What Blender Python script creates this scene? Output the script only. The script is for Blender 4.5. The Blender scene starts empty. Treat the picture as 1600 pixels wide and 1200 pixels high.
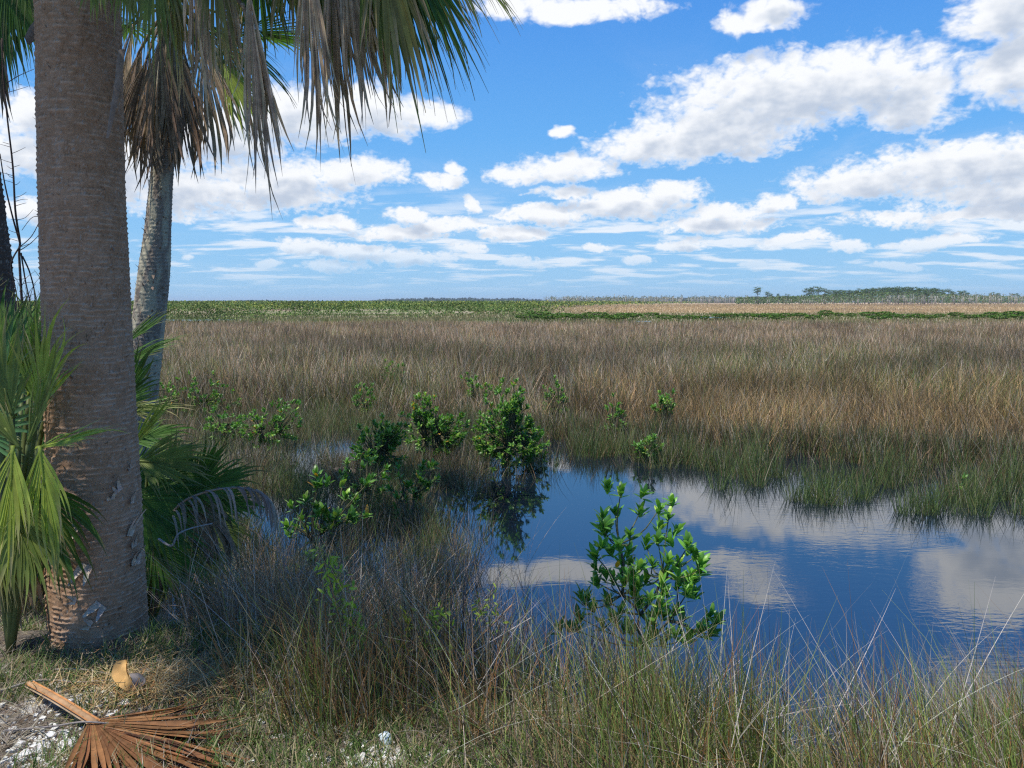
import bpy, math, random
import numpy as np
from mathutils import Vector

SC = bpy.context.scene
COL = SC.collection
R = math.radians
rs = np.random.RandomState
A = np.array

# ------------------------------------------------------------------ camera
CAM_H, PITCH, FPX = 1.6, R(6.1), 1200.0
cam_d = bpy.data.cameras.new('camera'); cam = bpy.data.objects.new('camera', cam_d); COL.objects.link(cam)
cam.location = (0, 0, CAM_H); cam.rotation_euler = (R(90) - PITCH, 0, 0)
cam_d.sensor_width = 36; cam_d.lens = 27.0; cam_d.clip_start = 0.05; cam_d.clip_end = 30000
SC.camera = cam
SC.view_settings.view_transform = 'Standard'; SC.view_settings.look = 'None'
SC.view_settings.exposure = 0.2; SC.view_settings.gamma = 1.0; SC.view_settings.use_curve_mapping = False

WATER = -0.5
def ray(px, py):                       # direction with horizontal forward component 1
    a, b = (px - 800) / FPX, (600 - py) / FPX
    y = math.cos(PITCH) + b * math.sin(PITCH); z = -math.sin(PITCH) + b * math.cos(PITCH)
    return A([a / y, 1.0, z / y])
def at(px, py, Y): return A([0, 0, CAM_H]) + ray(px, py) * Y
def onz(px, py, z):
    r = ray(px, py); return A([0, 0, CAM_H]) + r * ((z - CAM_H) / r[2])

# ------------------------------------------------------------------ sun
SUN_EL, SUN_AZ = 69.0, -118.0          # azimuth clockwise from the view direction (+Y)
sdir = A([math.sin(R(SUN_AZ)) * math.cos(R(SUN_EL)), math.cos(R(SUN_AZ)) * math.cos(R(SUN_EL)), math.sin(R(SUN_EL))])
sl = bpy.data.lights.new('sun', 'SUN'); so = bpy.data.objects.new('sun', sl); COL.objects.link(so)
sl.energy = 4.7; sl.angle = R(0.53); sl.color = (1.0, 0.95, 0.87)
so.rotation_euler = Vector(-sdir).to_track_quat('-Z', 'Y').to_euler(); so.location = tuple(sdir * 50)

# ------------------------------------------------------------------ node helpers
class NT:
    def __init__(s, t): s.t = t
    def n(s, typ, **k):
        nd = s.t.nodes.new(typ)
        ins = k.pop('i', {})
        for a, v in k.items(): setattr(nd, a, v)
        for a, v in ins.items():
            if isinstance(v, bpy.types.NodeSocket): s.t.links.new(v, nd.inputs[a])
            else: nd.inputs[a].default_value = v
        return nd
    def m(s, op, a, b=0.0, c=None, clamp=False):
        i = {0: a, 1: b}
        if c is not None: i[2] = c
        return s.n('ShaderNodeMath', operation=op, use_clamp=clamp, i=i).outputs[0]
    def v(s, op, a, b=(0, 0, 0), out=0): return s.n('ShaderNodeVectorMath', operation=op, i={0: a, 1: b}).outputs[out]
    def noise(s, vec, scale, detail=4, rough=0.5, out='Fac', dim='3D', dist=0.0):
        return s.n('ShaderNodeTexNoise', noise_dimensions=dim, i={'Vector': vec, 'Scale': scale, 'Detail': detail, 'Roughness': rough, 'Distortion': dist}).outputs[out]
    def smooth(s, x, a, b):
        return s.n('ShaderNodeMapRange', interpolation_type='SMOOTHSTEP', i={0: x, 1: a, 2: b, 3: 0.0, 4: 1.0}).outputs[0]
    def mix(s, f, a, b, bt='MIX'):
        nd = s.t.nodes.new('ShaderNodeMix'); nd.data_type = 'RGBA'; nd.blend_type = bt
        for k, x in ((0, f), (6, a), (7, b)):
            if isinstance(x, bpy.types.NodeSocket): s.t.links.new(x, nd.inputs[k])
            else: nd.inputs[k].default_value = x if k == 0 else (tuple(x) + (1,))[:4]
        return nd.outputs[2]

# ------------------------------------------------------------------ sky with cumulus clouds, laid out by compass direction
def sky_deg(px, py):
    r = ray(px, py); return math.degrees(math.atan2(r[0], r[1])), math.degrees(math.atan2(r[2], math.hypot(r[0], r[1])))
CLOUDS = [  # centre px, half width, half height (as seen from the viewpoint, turned into compass degrees)
 (1230,140,210,62),(1330,130,165,58),(1120,205,150,48),(1420,165,65,42),(1010,228,110,30),(880,262,105,24),(800,272,50,14),(1085,232,70,26),
 (877,206,24,14),(1165,236,26,13),
 (1600,110,85,45),(1570,25,80,40),(1700,60,120,90),
 (1200,22,70,24),(1150,35,35,20),(900,14,150,20),(800,8,80,22),(1230,-25,70,14),
 (1520,262,190,42),(1330,285,100,30),(1600,300,160,30),(1480,335,150,16),(1610,325,60,20),
 (975,318,120,24),(1050,298,55,18),(850,335,90,17),(1130,330,75,16),(1115,350,110,18),(1210,318,45,14),(1240,374,80,11),(1320,387,42,9),
 (560,270,85,28),(440,290,130,45),(300,300,120,42),(180,260,110,60),(60,180,70,40),(20,240,50,30),(60,330,60,24),(330,215,120,40),(660,175,75,20),(560,175,120,42),(450,180,120,50),
 (735,318,22,14),(715,270,26,13),(690,285,70,12),
 (620,365,90,17),(700,350,90,16),(470,383,70,12),(560,395,80,14),(730,390,50,11),(420,412,45,8),(930,392,35,9),(1070,384,60,12),
 (295,403,17,5),(520,350,80,12),(800,365,90,13),(640,335,60,12),(820,410,60,8),(1000,412,50,7),(520,415,70,9),(1180,412,50,7),(1400,415,60,7),(880,300,60,14),(1460,380,100,10),(640,405,120,12),
 (1620,-20,110,50),(600,-120,120,50),(300,-200,200,80),(1750,-260,160,70),
]
w = bpy.data.worlds.new('World'); SC.world = w; w.use_nodes = True
w.node_tree.nodes.clear(); T = NT(w.node_tree)
sky = T.n('ShaderNodeTexSky', sky_type='NISHITA', sun_disc=False, sun_elevation=R(SUN_EL), sun_rotation=R(SUN_AZ),
          air_density=1.0, dust_density=0.3, ozone_density=2.5, altitude=0)
d = T.n('ShaderNodeTexCoord').outputs['Generated']
sp = T.n('ShaderNodeSeparateXYZ', i={0: d})
az = T.m('MULTIPLY', T.m('ARCTAN2', sp.outputs[0], sp.outputs[1]), 57.2958)
el = T.m('MULTIPLY', T.m('ARCSINE', sp.outputs[2]), 57.2958)
ramp = T.n('ShaderNodeValToRGB', i={0: T.m('DIVIDE', el, 90.0)})      # measured blue of a clear humid sky by elevation
cr = ramp.color_ramp; cr.elements[0].position = 0.0; cr.elements[0].color = (.27, .55, .86, 1); cr.elements[1].position = 1.0; cr.elements[1].color = (.02, .10, .40, 1)
for p_, c_ in ((.05, (.22, .52, .88, 1)), (.13, (.115, .41, .88, 1)), (.22, (.065, .30, .82, 1)), (.4, (.035, .18, .62, 1))):
    e_ = cr.elements.new(p_); e_.color = c_
bg_sky = T.n('ShaderNodeBackground', i={'Color': T.mix(0.85, sky.outputs[0], T.v('MULTIPLY', ramp.outputs[0], (8.6, 8.6, 8.6))), 'Strength': 0.11})

def field(tree, azs, els):
    p = tree.n('ShaderNodeCombineXYZ', i={0: azs, 1: els, 2: 0.0}).outputs[0]
    ps = tree.v('MULTIPLY', p, (1.0, 1.55, 1.0))
    wn = tree.v('SUBTRACT', tree.noise(ps, 0.22, 3, 0.55, 'Color', '2D'), (0.5, 0.5, 0.5))
    pw = tree.v('ADD', p, tree.v('MULTIPLY', wn, (2.6, 1.4, 0.0)))
    q = None
    for (cx, cy, rx, ry) in CLOUDS:
        a, e = sky_deg(cx, cy); k = 57.3 / FPX; rx = rx * (.72 if ry < 14 else 1); ry = ry * (1.15 if ry < 14 else 1)
        dd = tree.v('MULTIPLY', tree.v('SUBTRACT', pw, (a, e, 0)), (1 / (rx * k), 1 / (ry * k), 0))
        qq = tree.v('DOT_PRODUCT', dd, dd, out=1)
        q = qq if q is None else tree.m('SMOOTH_MIN', q, qq, 0.35)
    # lumpy cumulus structure, finer towards the horizon where the clouds are farther
    far = tree.n('ShaderNodeMapRange', i={0: els, 1: 2.0, 2: 13.0, 3: 2.2, 4: 0.6}).outputs[0]
    n1 = tree.noise(ps, 0.55, 7, 0.6, 'Fac', '2D')
    n2 = tree.noise(ps, 2.4, 4, 0.6, 'Fac', '2D')
    vor = tree.n('ShaderNodeTexVoronoi', voronoi_dimensions='2D', feature='SMOOTH_F1', i={'Vector': tree.v('ADD', ps, tree.v('MULTIPLY', wn, (3, 3, 0))), 'Scale': 0.75, 'Detail': 2.0, 'Roughness': 0.55, 'Smoothness': 0.35}).outputs[0]
    lump = tree.m('ADD', tree.m('MULTIPLY', tree.m('SUBTRACT', n1, 0.5), 1.5), tree.m('MULTIPLY', tree.m('SUBTRACT', 0.42, vor), 0.9))
    lump = tree.m('ADD', lump, tree.m('MULTIPLY', tree.m('SUBTRACT', n2, 0.5), far))
    F = tree.m('MULTIPLY', tree.m('MAXIMUM', tree.m('SUBTRACT', 1.0, q), -1.0), 1.7)
    soft = tree.m('ADD', F, tree.m('MULTIPLY', tree.m('SUBTRACT', tree.noise(ps, 0.6, 2, 0.5, 'Fac', '2D'), 0.5), 2.2))
    return tree.m('ADD', F, lump), soft
# node group so that the field can be sampled again a little higher up, for the shade on the cloud bases
g = bpy.data.node_groups.new('cloud_field', 'ShaderNodeTree')
g.interface.new_socket('az', in_out='INPUT', socket_type='NodeSocketFloat'); g.interface.new_socket('el', in_out='INPUT', socket_type='NodeSocketFloat')
g.interface.new_socket('f', in_out='OUTPUT', socket_type='NodeSocketFloat')
GT = NT(g); gi = GT.n('NodeGroupInput'); go = GT.n('NodeGroupOutput')
g.interface.new_socket('soft', in_out='OUTPUT', socket_type='NodeSocketFloat')
ff_, fs_ = field(GT, gi.outputs[0], gi.outputs[1]); g.links.new(ff_, go.inputs[0]); g.links.new(fs_, go.inputs[1])
def samp(a, e, o=0): return T.n('ShaderNodeGroup', node_tree=g, i={0: a, 1: e}).outputs[o]
f0 = samp(az, el)
offe = T.n('ShaderNodeMapRange', i={0: el, 1: 0.0, 2: 16.0, 3: 0.35, 4: 1.9}).outputs[0]
f1 = samp(T.m('SUBTRACT', az, T.m('MULTIPLY', offe, 0.35)), T.m('ADD', el, offe), 1)
alpha = T.smooth(f0, -0.42, 1.02)
lowfade = T.smooth(el, 0.3, 5.0)
alpha = T.m('MULTIPLY', alpha, T.m('ADD', 0.25, T.m('MULTIPLY', lowfade, 0.75)))
shade = T.m('MULTIPLY', T.smooth(T.m('ADD', f1, T.m('MULTIPLY', f0, 0.30)), 0.45, 2.6), T.smooth(f0, 0.0, 0.7))
ccol = T.mix(shade, (0.95, 0.97, 1.0), (0.52, 0.60, 0.73))
ccol = T.mix(T.m('MULTIPLY', T.m('SUBTRACT', 1.0, lowfade), 0.6), ccol, (0.48, 0.70, 0.93))
# thin scattered far cloud near the horizon, on a flat layer seen edge-on
zz = T.m('ADD', T.m('MAXIMUM', sp.outputs[2], 0.0), 0.10)
pl = T.n('ShaderNodeCombineXYZ', i={0: T.m('DIVIDE', sp.outputs[0], zz), 1: T.m('DIVIDE', sp.outputs[1], zz), 2: 0.0}).outputs[0]
thin = T.smooth(T.noise(T.v('MULTIPLY', pl, (1.0, 1.5, 1)), 1.5, 5, 0.58, 'Fac', '2D', 0.2), 0.47, 0.66)
tm = T.m('MULTIPLY', T.smooth(el, 0.2, 2.5), T.m('SUBTRACT', 1.0, T.smooth(el, 5.0, 9.0)))
thin = T.m('MULTIPLY', T.m('MULTIPLY', thin, tm), 0.8)
wisp = T.m('MULTIPLY', T.smooth(T.noise(T.v('MULTIPLY', pl, (1.0, 0.6, 1)), 0.9, 6, 0.65, 'Fac', '2D', 0.8), 0.5, 0.85), 0.14)
alpha2 = T.m('MAXIMUM', T.m('MAXIMUM', alpha, thin), wisp)
bg_cl = T.n('ShaderNodeBackground', i={'Color': ccol, 'Strength': 0.9})
mx = T.n('ShaderNodeMixShader', i={0: alpha2, 1: bg_sky.outputs[0], 2: bg_cl.outputs[0]})
wo = T.n('ShaderNodeOutputWorld', i={0: mx.outputs[0]})
w.cycles.sampling_method = 'MANUAL'; w.cycles.sample_map_resolution = 512
SC.cycles.max_bounces = 6; SC.cycles.diffuse_bounces = 3; SC.cycles.glossy_bounces = 3; SC.cycles.transmission_bounces = 2
SC.cycles.volume_bounces = 0; SC.cycles.caustics_reflective = False; SC.cycles.caustics_refractive = False
SC.cycles.use_denoising = False; SC.cycles.filter_width = 1.25

# ------------------------------------------------------------------ numpy noise
def _h(ix, iy, iz, seed):
    n = (ix.astype(np.int64) * 374761393 + iy.astype(np.int64) * 668265263 + iz.astype(np.int64) * 2147483647 + seed * 1274126177) & 0xFFFFFFFF
    n = ((n ^ (n >> 13)) * 1274126177) & 0xFFFFFFFF; n = n ^ (n >> 16)
    return (n & 0xFFFFFF) / float(0xFFFFFF)
def vn(x, y, z=None, seed=0):
    x = np.asarray(x, float); y = np.asarray(y, float); z = np.zeros_like(x) if z is None else np.asarray(z, float)
    ix, iy, iz = np.floor(x), np.floor(y), np.floor(z); fx, fy, fz = x - ix, y - iy, z - iz
    fx, fy, fz = (t * t * (3 - 2 * t) for t in (fx, fy, fz)); r = 0
    for a in (0, 1):
        for b in (0, 1):
            for c in (0, 1):
                r = r + _h(ix + a, iy + b, iz + c, seed) * (fx if a else 1 - fx) * (fy if b else 1 - fy) * (fz if c else 1 - fz)
    return r
def fbm(x, y, z=None, seed=0, o=4):
    r = 0; am = 0.5; tot = 0
    for k in range(o):
        r = r + am * vn(np.asarray(x) * 2 ** k, np.asarray(y) * 2 ** k, None if z is None else np.asarray(z) * 2 ** k, seed + k); tot += am; am *= 0.55
    return r / tot
def sstep(x, a, b):
    t = np.clip((np.asarray(x, float) - a) / (b - a), 0, 1); return t * t * (3 - 2 * t)
def nrm(v): return v / np.maximum(np.linalg.norm(v, axis=-1, keepdims=True), 1e-9)

# ------------------------------------------------------------------ mesh helpers
def build(name, geos, mat, parent=None, smooth=True):
    """geos: list of (V(n,3), F(m,3 or 4), C(n,3)); linked as ONE mesh object"""
    Vs, Cs, LV, LT = [], [], [], []; off = 0
    for V, F, C in geos:
        V = np.asarray(V, np.float32).reshape(-1, 3)
        C = np.broadcast_to(np.asarray(C, np.float32), V.shape) if np.ndim(C) < 2 else np.asarray(C, np.float32).reshape(-1, 3)
        Vs.append(V); Cs.append(C); 
        for Fk in (F if isinstance(F, list) else [F]):
            Fk = np.asarray(Fk, np.int32); LV.append((Fk + off).ravel()); LT.append(np.full(len(Fk), Fk.shape[1], np.int32))
        off += len(V)
    V = np.concatenate(Vs); C = np.concatenate(Cs); lv = np.concatenate(LV); lt = np.concatenate(LT)
    me = bpy.data.meshes.new(name); me.vertices.add(len(V)); me.vertices.foreach_set('co', V.ravel())
    me.loops.add(len(lv)); me.loops.foreach_set('vertex_index', lv)
    me.polygons.add(len(lt)); me.polygons.foreach_set('loop_start', np.concatenate([[0], np.cumsum(lt)[:-1]]).astype(np.int32))
    me.polygons.foreach_set('loop_total', lt)
    ca = me.color_attributes.new('tint', 'FLOAT_COLOR', 'POINT')
    ca.data.foreach_set('color', np.concatenate([np.clip(C, 0, 1), np.ones((len(C), 1), np.float32)], 1).astype(np.float32).ravel())
    me.polygons.foreach_set('use_smooth', np.full(len(lt), smooth)); me.update(calc_edges=True); me.validate()
    me.materials.append(mat)
    o = bpy.data.objects.new(name, me); COL.objects.link(o)
    if parent is not None: o.parent = parent; o.matrix_parent_inverse = parent.matrix_world.inverted() if False else o.matrix_parent_inverse
    return o
def tag(o, label=None, cat=None, group=None, kind=None):
    if label: o['label'] = label
    if cat: o['category'] = cat
    if group: o['group'] = group
    if kind: o['kind'] = kind
    return o
def thing(name, loc, label, cat, group=None):
    o = bpy.data.objects.new(name, None); COL.objects.link(o); o.location = tuple(float(x) for x in loc); o.empty_display_size = 0.1
    return tag(o, label, cat, group)
def rel(geos, loc): return [(np.asarray(V, float).reshape(-1, 3) - np.asarray(loc, float), F, C) for V, F, C in geos]
def copy_thing(o, loc, rz, sc, label=None):
    c = o.copy(); COL.objects.link(c); c.location = loc; c.rotation_euler = (0, 0, rz); c.scale = sc
    if label: c['label'] = label
    for ch in o.children:
        k = ch.copy(); COL.objects.link(k); k.parent = c
    return c

def ribbons(P, W, side, C, fold=0.0, nv=None):
    """P (n,k,3) centre lines, W (n,k) widths, side (n,3)|(n,k,3); fold>0 adds a V-shaped keel"""
    n, k, _ = P.shape
    if side.ndim == 2: side = np.repeat(side[:, None], k, 1)
    h = side * W[..., None] * 0.5
    C = np.asarray(C, float)
    if C.ndim == 2: C = np.repeat(C[:, None], k, 1)
    if fold:
        t = nrm(np.gradient(P, axis=1)); nn = nrm(np.cross(side, t)) if nv is None else nv
        V = np.stack([P - h, P - nn * W[..., None] * fold, P + h], 2); c = 3
    else: V = np.stack([P - h, P + h], 2); c = 2
    b = (np.arange(n) * k * c)[:, None, None] + (np.arange(k - 1) * c)[None, :, None] + np.arange(c - 1)[None, None, :]
    F = np.stack([b, b + 1, b + c + 1, b + c], -1).reshape(-1, 4)
    return V.reshape(-1, 3), F, np.repeat(C[:, :, None], c, 2).reshape(-1, 3)

def blades(rng, x, y, z, h, wd, lean, curve, C, az=None, k=4):
    """grass blades: roots, height, width, initial lean and bend (radians-ish)"""
    n = len(x); az = rng.uniform(0, 2 * np.pi, n) if az is None else az
    t = np.linspace(0, 1, k)[None, :]
    ang = lean[:, None] + curve[:, None] * t ** 1.3
    ds = (h / (k - 1))[:, None]
    r = np.concatenate([np.zeros((n, 1)), np.cumsum(np.sin(ang[:, :-1]) * ds, 1)], 1)
    u = np.concatenate([np.zeros((n, 1)), np.cumsum(np.cos(ang[:, :-1]) * ds, 1)], 1)
    P = np.stack([x[:, None] + r * np.cos(az)[:, None], y[:, None] + r * np.sin(az)[:, None], z[:, None] + u], -1)
    fa = rng.uniform(0, np.pi, n); side = np.stack([np.cos(fa), np.sin(fa) * 0.5, np.zeros(n)], -1); side = nrm(side)
    W = wd[:, None] * (1 - 0.88 * t ** 1.6)
    return ribbons(P, W, side, C)

def tube(pts, rad, C, sides=6):
    pts = np.asarray(pts, float); n = len(pts); rad = np.broadcast_to(np.asarray(rad, float), (n,))
    t = nrm(np.gradient(pts, axis=0)); ref = A([0.31, 0.2, 0.93]); ref = ref if abs(t[0] @ ref) < 0.9 else A([1, 0, 0.1])
    a = nrm(np.cross(t, ref)); b = np.cross(t, a); th = np.linspace(0, 2 * np.pi, sides, endpoint=False)
    V = pts[:, None] + rad[:, None, None] * (np.cos(th)[None, :, None] * a[:, None] + np.sin(th)[None, :, None] * b[:, None])
    i = np.arange(n - 1)[:, None] * sides; j = np.arange(sides)[None]; j2 = (j + 1) % sides
    F = np.stack([i + j, i + j2, i + sides + j2, i + sides + j], -1).reshape(-1, 4)
    V = V.reshape(-1, 3); C = np.asarray(C, float)
    if C.ndim == 2: C = np.repeat(C, sides, 0)
    # caps
    V = np.concatenate([V, pts[:1], pts[-1:]]); nv = n * sides; jj = np.arange(sides); F2 = np.stack([(jj + 1) % sides, jj, np.full(sides, nv), np.full(sides, nv)], -1)
    if C.ndim == 2: C = np.concatenate([C, C[:1], C[-1:]])
    tri = np.concatenate([np.stack([(jj + 1) % sides, jj, np.full(sides, nv)], -1), np.stack([(n - 1) * sides + jj, (n - 1) * sides + (jj + 1) % sides, np.full(sides, nv + 1)], -1)])
    return [(V, [F, tri], C)]
def spline(pts, n):
    pts = np.asarray(pts, float); m = len(pts); t = np.linspace(0, m - 1, n); out = []
    for tt in t:
        i = min(int(tt), m - 2); f = tt - i
        p0, p1, p2, p3 = pts[max(i - 1, 0)], pts[i], pts[i + 1], pts[min(i + 2, m - 1)]
        out.append(0.5 * (2 * p1 + (p2 - p0) * f + (2 * p0 - 5 * p1 + 4 * p2 - p3) * f * f + (3 * p1 - p0 - 3 * p2 + p3) * f ** 3))
    return A(out)

def leaves(P, D, N, L, W, C, curl=0.15):
    """oval leaves; P base, D direction, N normal"""
    D = nrm(D); S = nrm(np.cross(D, N)); N = nrm(np.cross(S, D)); n = len(P)
    t = A([0, 0.22, 0.5, 0.78, 1.0]); wp = A([0.10, 0.78, 1.0, 0.72, 0.06])
    ctr = P[:, None] + D[:, None] * (L[:, None] * t)[..., None] + N[:, None] * (L[:, None] * curl * (0.25 - (t - 0.4) ** 2 * 1.6)[None])[..., None]
    return ribbons(ctr, W[:, None] * wp, S, C, fold=0.16, nv=-np.repeat(N[:, None], 5, 1))

# ------------------------------------------------------------------ materials
def mat(name, rough=0.6, trans=0.0, noise=(0, 0, 0), spec=0.3, bump=None, sheen=0.0):
    m = bpy.data.materials.new(name); m.use_nodes = True; m.node_tree.nodes.clear(); t = NT(m.node_tree)
    col = t.n('ShaderNodeAttribute', attribute_name='tint').outputs[0]
    tc = t.n('ShaderNodeTexCoord').outputs['Object']
    if noise[0]:
        f = t.noise(t.v('MULTIPLY', tc, (1, 1, noise[2] or 1)), noise[0], 4, 0.6)
        f = t.n('ShaderNodeMapRange', i={0: f, 1: 0.3, 2: 0.7, 3: 1 - noise[1], 4: 1 + noise[1]}).outputs[0]
        col = t.v('SCALE', col); t.t.nodes[-1].inputs[3].default_value = 1.0; t.t.links.new(f, t.t.nodes[-1].inputs[3])
    p = t.n('ShaderNodeBsdfPrincipled', i={'Base Color': col, 'Roughness': rough, 'Specular IOR Level': spec})
    if bump:
        b = t.n('ShaderNodeBump', i={'Height': t.noise(t.v('MULTIPLY', tc, (1, 1, bump[2])), bump[0], 6, 0.65), 'Strength': bump[1], 'Distance': 0.01})
        t.t.links.new(b.outputs[0], p.inputs['Normal'])
    sh = p.outputs[0]
    if trans:
        tr = t.n('ShaderNodeBsdfTranslucent', i={'Color': t.v('MULTIPLY', col, (1.25, 1.35, 0.7))})
        sh = t.n('ShaderNodeMixShader', i={0: trans, 1: sh, 2: tr.outputs[0]}).outputs[0]
    t.n('ShaderNodeOutputMaterial', i={0: sh})
    return m
M_grass = mat('grass_blade', 0.6, 0.22, spec=0.25)
M_leaf = mat('waxy_leaf', 0.38, 0.3, (30, 0.12, 1), spec=0.4)
M_frond = mat('palm_leaf', 0.5, 0.32, (22, 0.18, 1), spec=0.28)
M_dead = mat('dead_palm_leaf', 0.75, 0.12, (25, 0.28, 1), spec=0.15)
M_bark = mat('palm_bark', 0.9, 0, (70, 0.14, 1.6), spec=0.12, bump=(150, 0.4, 1.8))
M_wood = mat('weathered_wood', 0.85, 0, (60, 0.25, 1), spec=0.15, bump=(120, 0.5, 1))
M_rock = mat('limestone', 0.9, 0, (30, 0.2, 1), spec=0.1, bump=(90, 0.8, 1))
M_plastic = mat('pale_plastic', 0.35, 0.15, (20, 0.05, 1), spec=0.5)
M_far = mat('far_foliage', 0.8, 0.1, spec=0.1)

# ------------------------------------------------------------------ terrain
def shore(x): return np.interp(x, [-9, -3.2, -1.6, -0.6, 0.3, 1.2, 2.5, 5, 12], [6.5, 4.9, 4.75, 4.35, 3.85, 3.45, 3.2, 3.0, 3.2])
def solid_edge(u): return np.interp(u, [-0.9, -0.45, -0.25, -0.1, 0.0, 0.1, 0.3, 0.67, 1.2], [14, 13.6, 13.6, 12.6, 11.8, 11.3, 10.6, 9.5, 9.2])
POOLS = [(at(852, 605, 16.6), 0.16, 1.6), (at(880, 650, 13.5), 0.15, 0.6), (at(930, 660, 12.9), 0.2, 0.5)]
def ground_z(x, y):
    x = np.asarray(x, float); y = np.asarray(y, float); u = x / np.maximum(y, 1)
    s = shore(x) + 0.35 * (fbm(x * 0.9, y * 0.9, seed=5) - 0.5)
    bank = 0.035 * (fbm(x * 2, y * 2, seed=3) - 0.5) + 0.02 * (fbm(x * 14, y * 14, seed=8) - 0.5)
    prof = sstep(y, s - 1.35, s + 0.5)                      # 0 on the bank, 1 in the water
    z = bank * (1 - prof) + prof * -0.78
    se = solid_edge(u)
    z = z + sstep(y, se - 1.6, se + 1.2) * (0.325 + 0.03 * (fbm(x * 0.7, y * 0.7, seed=9) - 0.5)) * prof
    for c, rx, ry in POOLS:
        z = z - 0.2 * np.exp(-((x - c[0]) / (rx * 1.3)) ** 2 - ((y - c[1]) / ry) ** 2)
    return z
def sinh_axis(n, mx, near):
    t = np.linspace(-1, 1, n); k = 9.0; return np.sinh(t * k) / np.sinh(k) * mx + t * near
ys = np.concatenate([np.linspace(-30, 1.0, 24), np.arange(1.03, 6, 0.028), 6 * 1.022 ** np.arange(0, 330)])
ys = ys[ys < 7000]; xs = sinh_axis(420, 5000, 12)
X, Yg = np.meshgrid(xs, ys); Z = ground_z(X, Yg)
U = X / np.maximum(Yg, 1)
dirt = np.stack([0.15 + 0 * X, 0.125 + 0 * X, 0.10 + 0 * X], -1)
mud = A([0.055, 0.045, 0.033]); straw = A([0.24, 0.165, 0.10]); tan = A([0.50, 0.37, 0.22]); pale = A([0.36, 0.30, 0.2]); grn = A([0.10, 0.15, 0.04])
def mixc(a, b, f): return a * (1 - f[..., None]) + b * f[..., None]
s_ = shore(X); c = mixc(dirt, mud, sstep(Yg, s_ - 1.2, s_ - 0.3))
c = mixc(c, straw, sstep(Yg, 16, 45))
fb = fbm(X / 30, Yg / 12, seed=31)
c = mixc(c, pale, sstep(Yg, 58, 75)); c = mixc(c, tan, sstep(Yg, 120, 170) * sstep(U, -0.02, 0.16))
c = mixc(c, grn, sstep(Yg, 70, 90) * (1 - sstep(U, 0.0, 0.10)) * sstep(fb, 0.35, 0.6) * 0.8)
c = mixc(c, A([0.22, 0.13, 0.09]), sstep(fbm(X / 90, Yg / 60, seed=33), 0.56, 0.62) * sstep(Yg, 150, 200) * 0.7)
ny, nx = X.shape; b = (np.arange(ny - 1) * nx)[:, None] + np.arange(nx - 1)[None]
F = np.stack([b, b + 1, b + nx + 1, b + nx], -1).reshape(-1, 4)
mg = bpy.data.materials.new('soil'); mg.use_nodes = True; mg.node_tree.nodes.clear(); t = NT(mg.node_tree)
tc = t.n('ShaderNodeNewGeometry').outputs['Position']; at_ = t.n('ShaderNodeAttribute', attribute_name='tint').outputs[0]
sy = t.n('ShaderNodeSeparateXYZ', i={0: tc}); nearm = t.m('SUBTRACT', 1.0, t.smooth(sy.outputs[1], 3.1, 3.7)); leftm = t.m('SUBTRACT', 1.0, t.smooth(sy.outputs[0], 0.1, 0.5))
f = t.noise(tc, 18, 8, 0.65); f = t.n('ShaderNodeMapRange', i={0: f, 1: 0.3, 2: 0.7, 3: 0.55, 4: 1.35}).outputs[0]
sc_ = t.n('ShaderNodeVectorMath', operation='SCALE', i={0: at_, 3: f}).outputs[0]
chalk = t.m('MULTIPLY', t.smooth(t.noise(tc, 3.2, 6, 0.62), 0.53, 0.63), t.m('MULTIPLY', nearm, leftm))
cc = t.mix(chalk, sc_, t.mix(t.noise(tc, 70, 4, 0.6), (0.34, 0.32, 0.28), (0.78, 0.77, 0.73)))
bp = t.n('ShaderNodeBump', i={'Height': t.noise(tc, 60, 8, 0.7), 'Strength': 0.7, 'Distance': 0.02})
pb = t.n('ShaderNodeBsdfPrincipled', i={'Base Color': cc, 'Roughness': 0.95, 'Specular IOR Level': 0.1, 'Normal': bp.outputs[0]})
t.n('ShaderNodeOutputMaterial', i={0: pb.outputs[0]})
tag(build('ground', [(np.stack([X, Yg, Z], -1).reshape(-1, 3), F, c.reshape(-1, 3))], mg), kind='structure')

# ------------------------------------------------------------------ water
mw = bpy.data.materials.new('pond_water'); mw.use_nodes = True; mw.node_tree.nodes.clear(); t = NT(mw.node_tree)
tc = t.n('ShaderNodeNewGeometry').outputs['Position']
rip = t.noise(t.v('MULTIPLY', tc, (1.0, 2.6, 1)), 7.0, 3, 0.5, dist=0.3); rip2 = t.noise(t.v('MULTIPLY', tc, (1.0, 2.0, 1)), 26.0, 2, 0.5)
msk = t.smooth(t.noise(tc, 0.55, 2, 0.5), 0.40, 0.62); sx = t.n('ShaderNodeSeparateXYZ', i={0: tc})
msk = t.m('MULTIPLY', msk, t.smooth(sx.outputs[0], 0.6, 2.6))
hgt = t.m('ADD', rip, t.m('MULTIPLY', rip2, 0.18))
bp = t.n('ShaderNodeBump', i={'Height': hgt, 'Strength': t.m('ADD', 0.003, t.m('MULTIPLY', msk, 0.018)), 'Distance': 0.06})
pb = t.n('ShaderNodeBsdfPrincipled', i={'Base Color': (0.005, 0.010, 0.018, 1), 'Roughness': 0.015, 'IOR': 2.7, 'Specular IOR Level': 0.5, 'Normal': bp.outputs[0]})
t.n('ShaderNodeOutputMaterial', i={0: pb.outputs[0]})
wx = A([[-60, 2.5, WATER], [60, 2.5, WATER], [90, 62, WATER], [-90, 62, WATER]])
tag(build('water', [(wx, A([[0, 1, 2, 3]]), A([0, 0, 0]))], mw), kind='structure')
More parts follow.
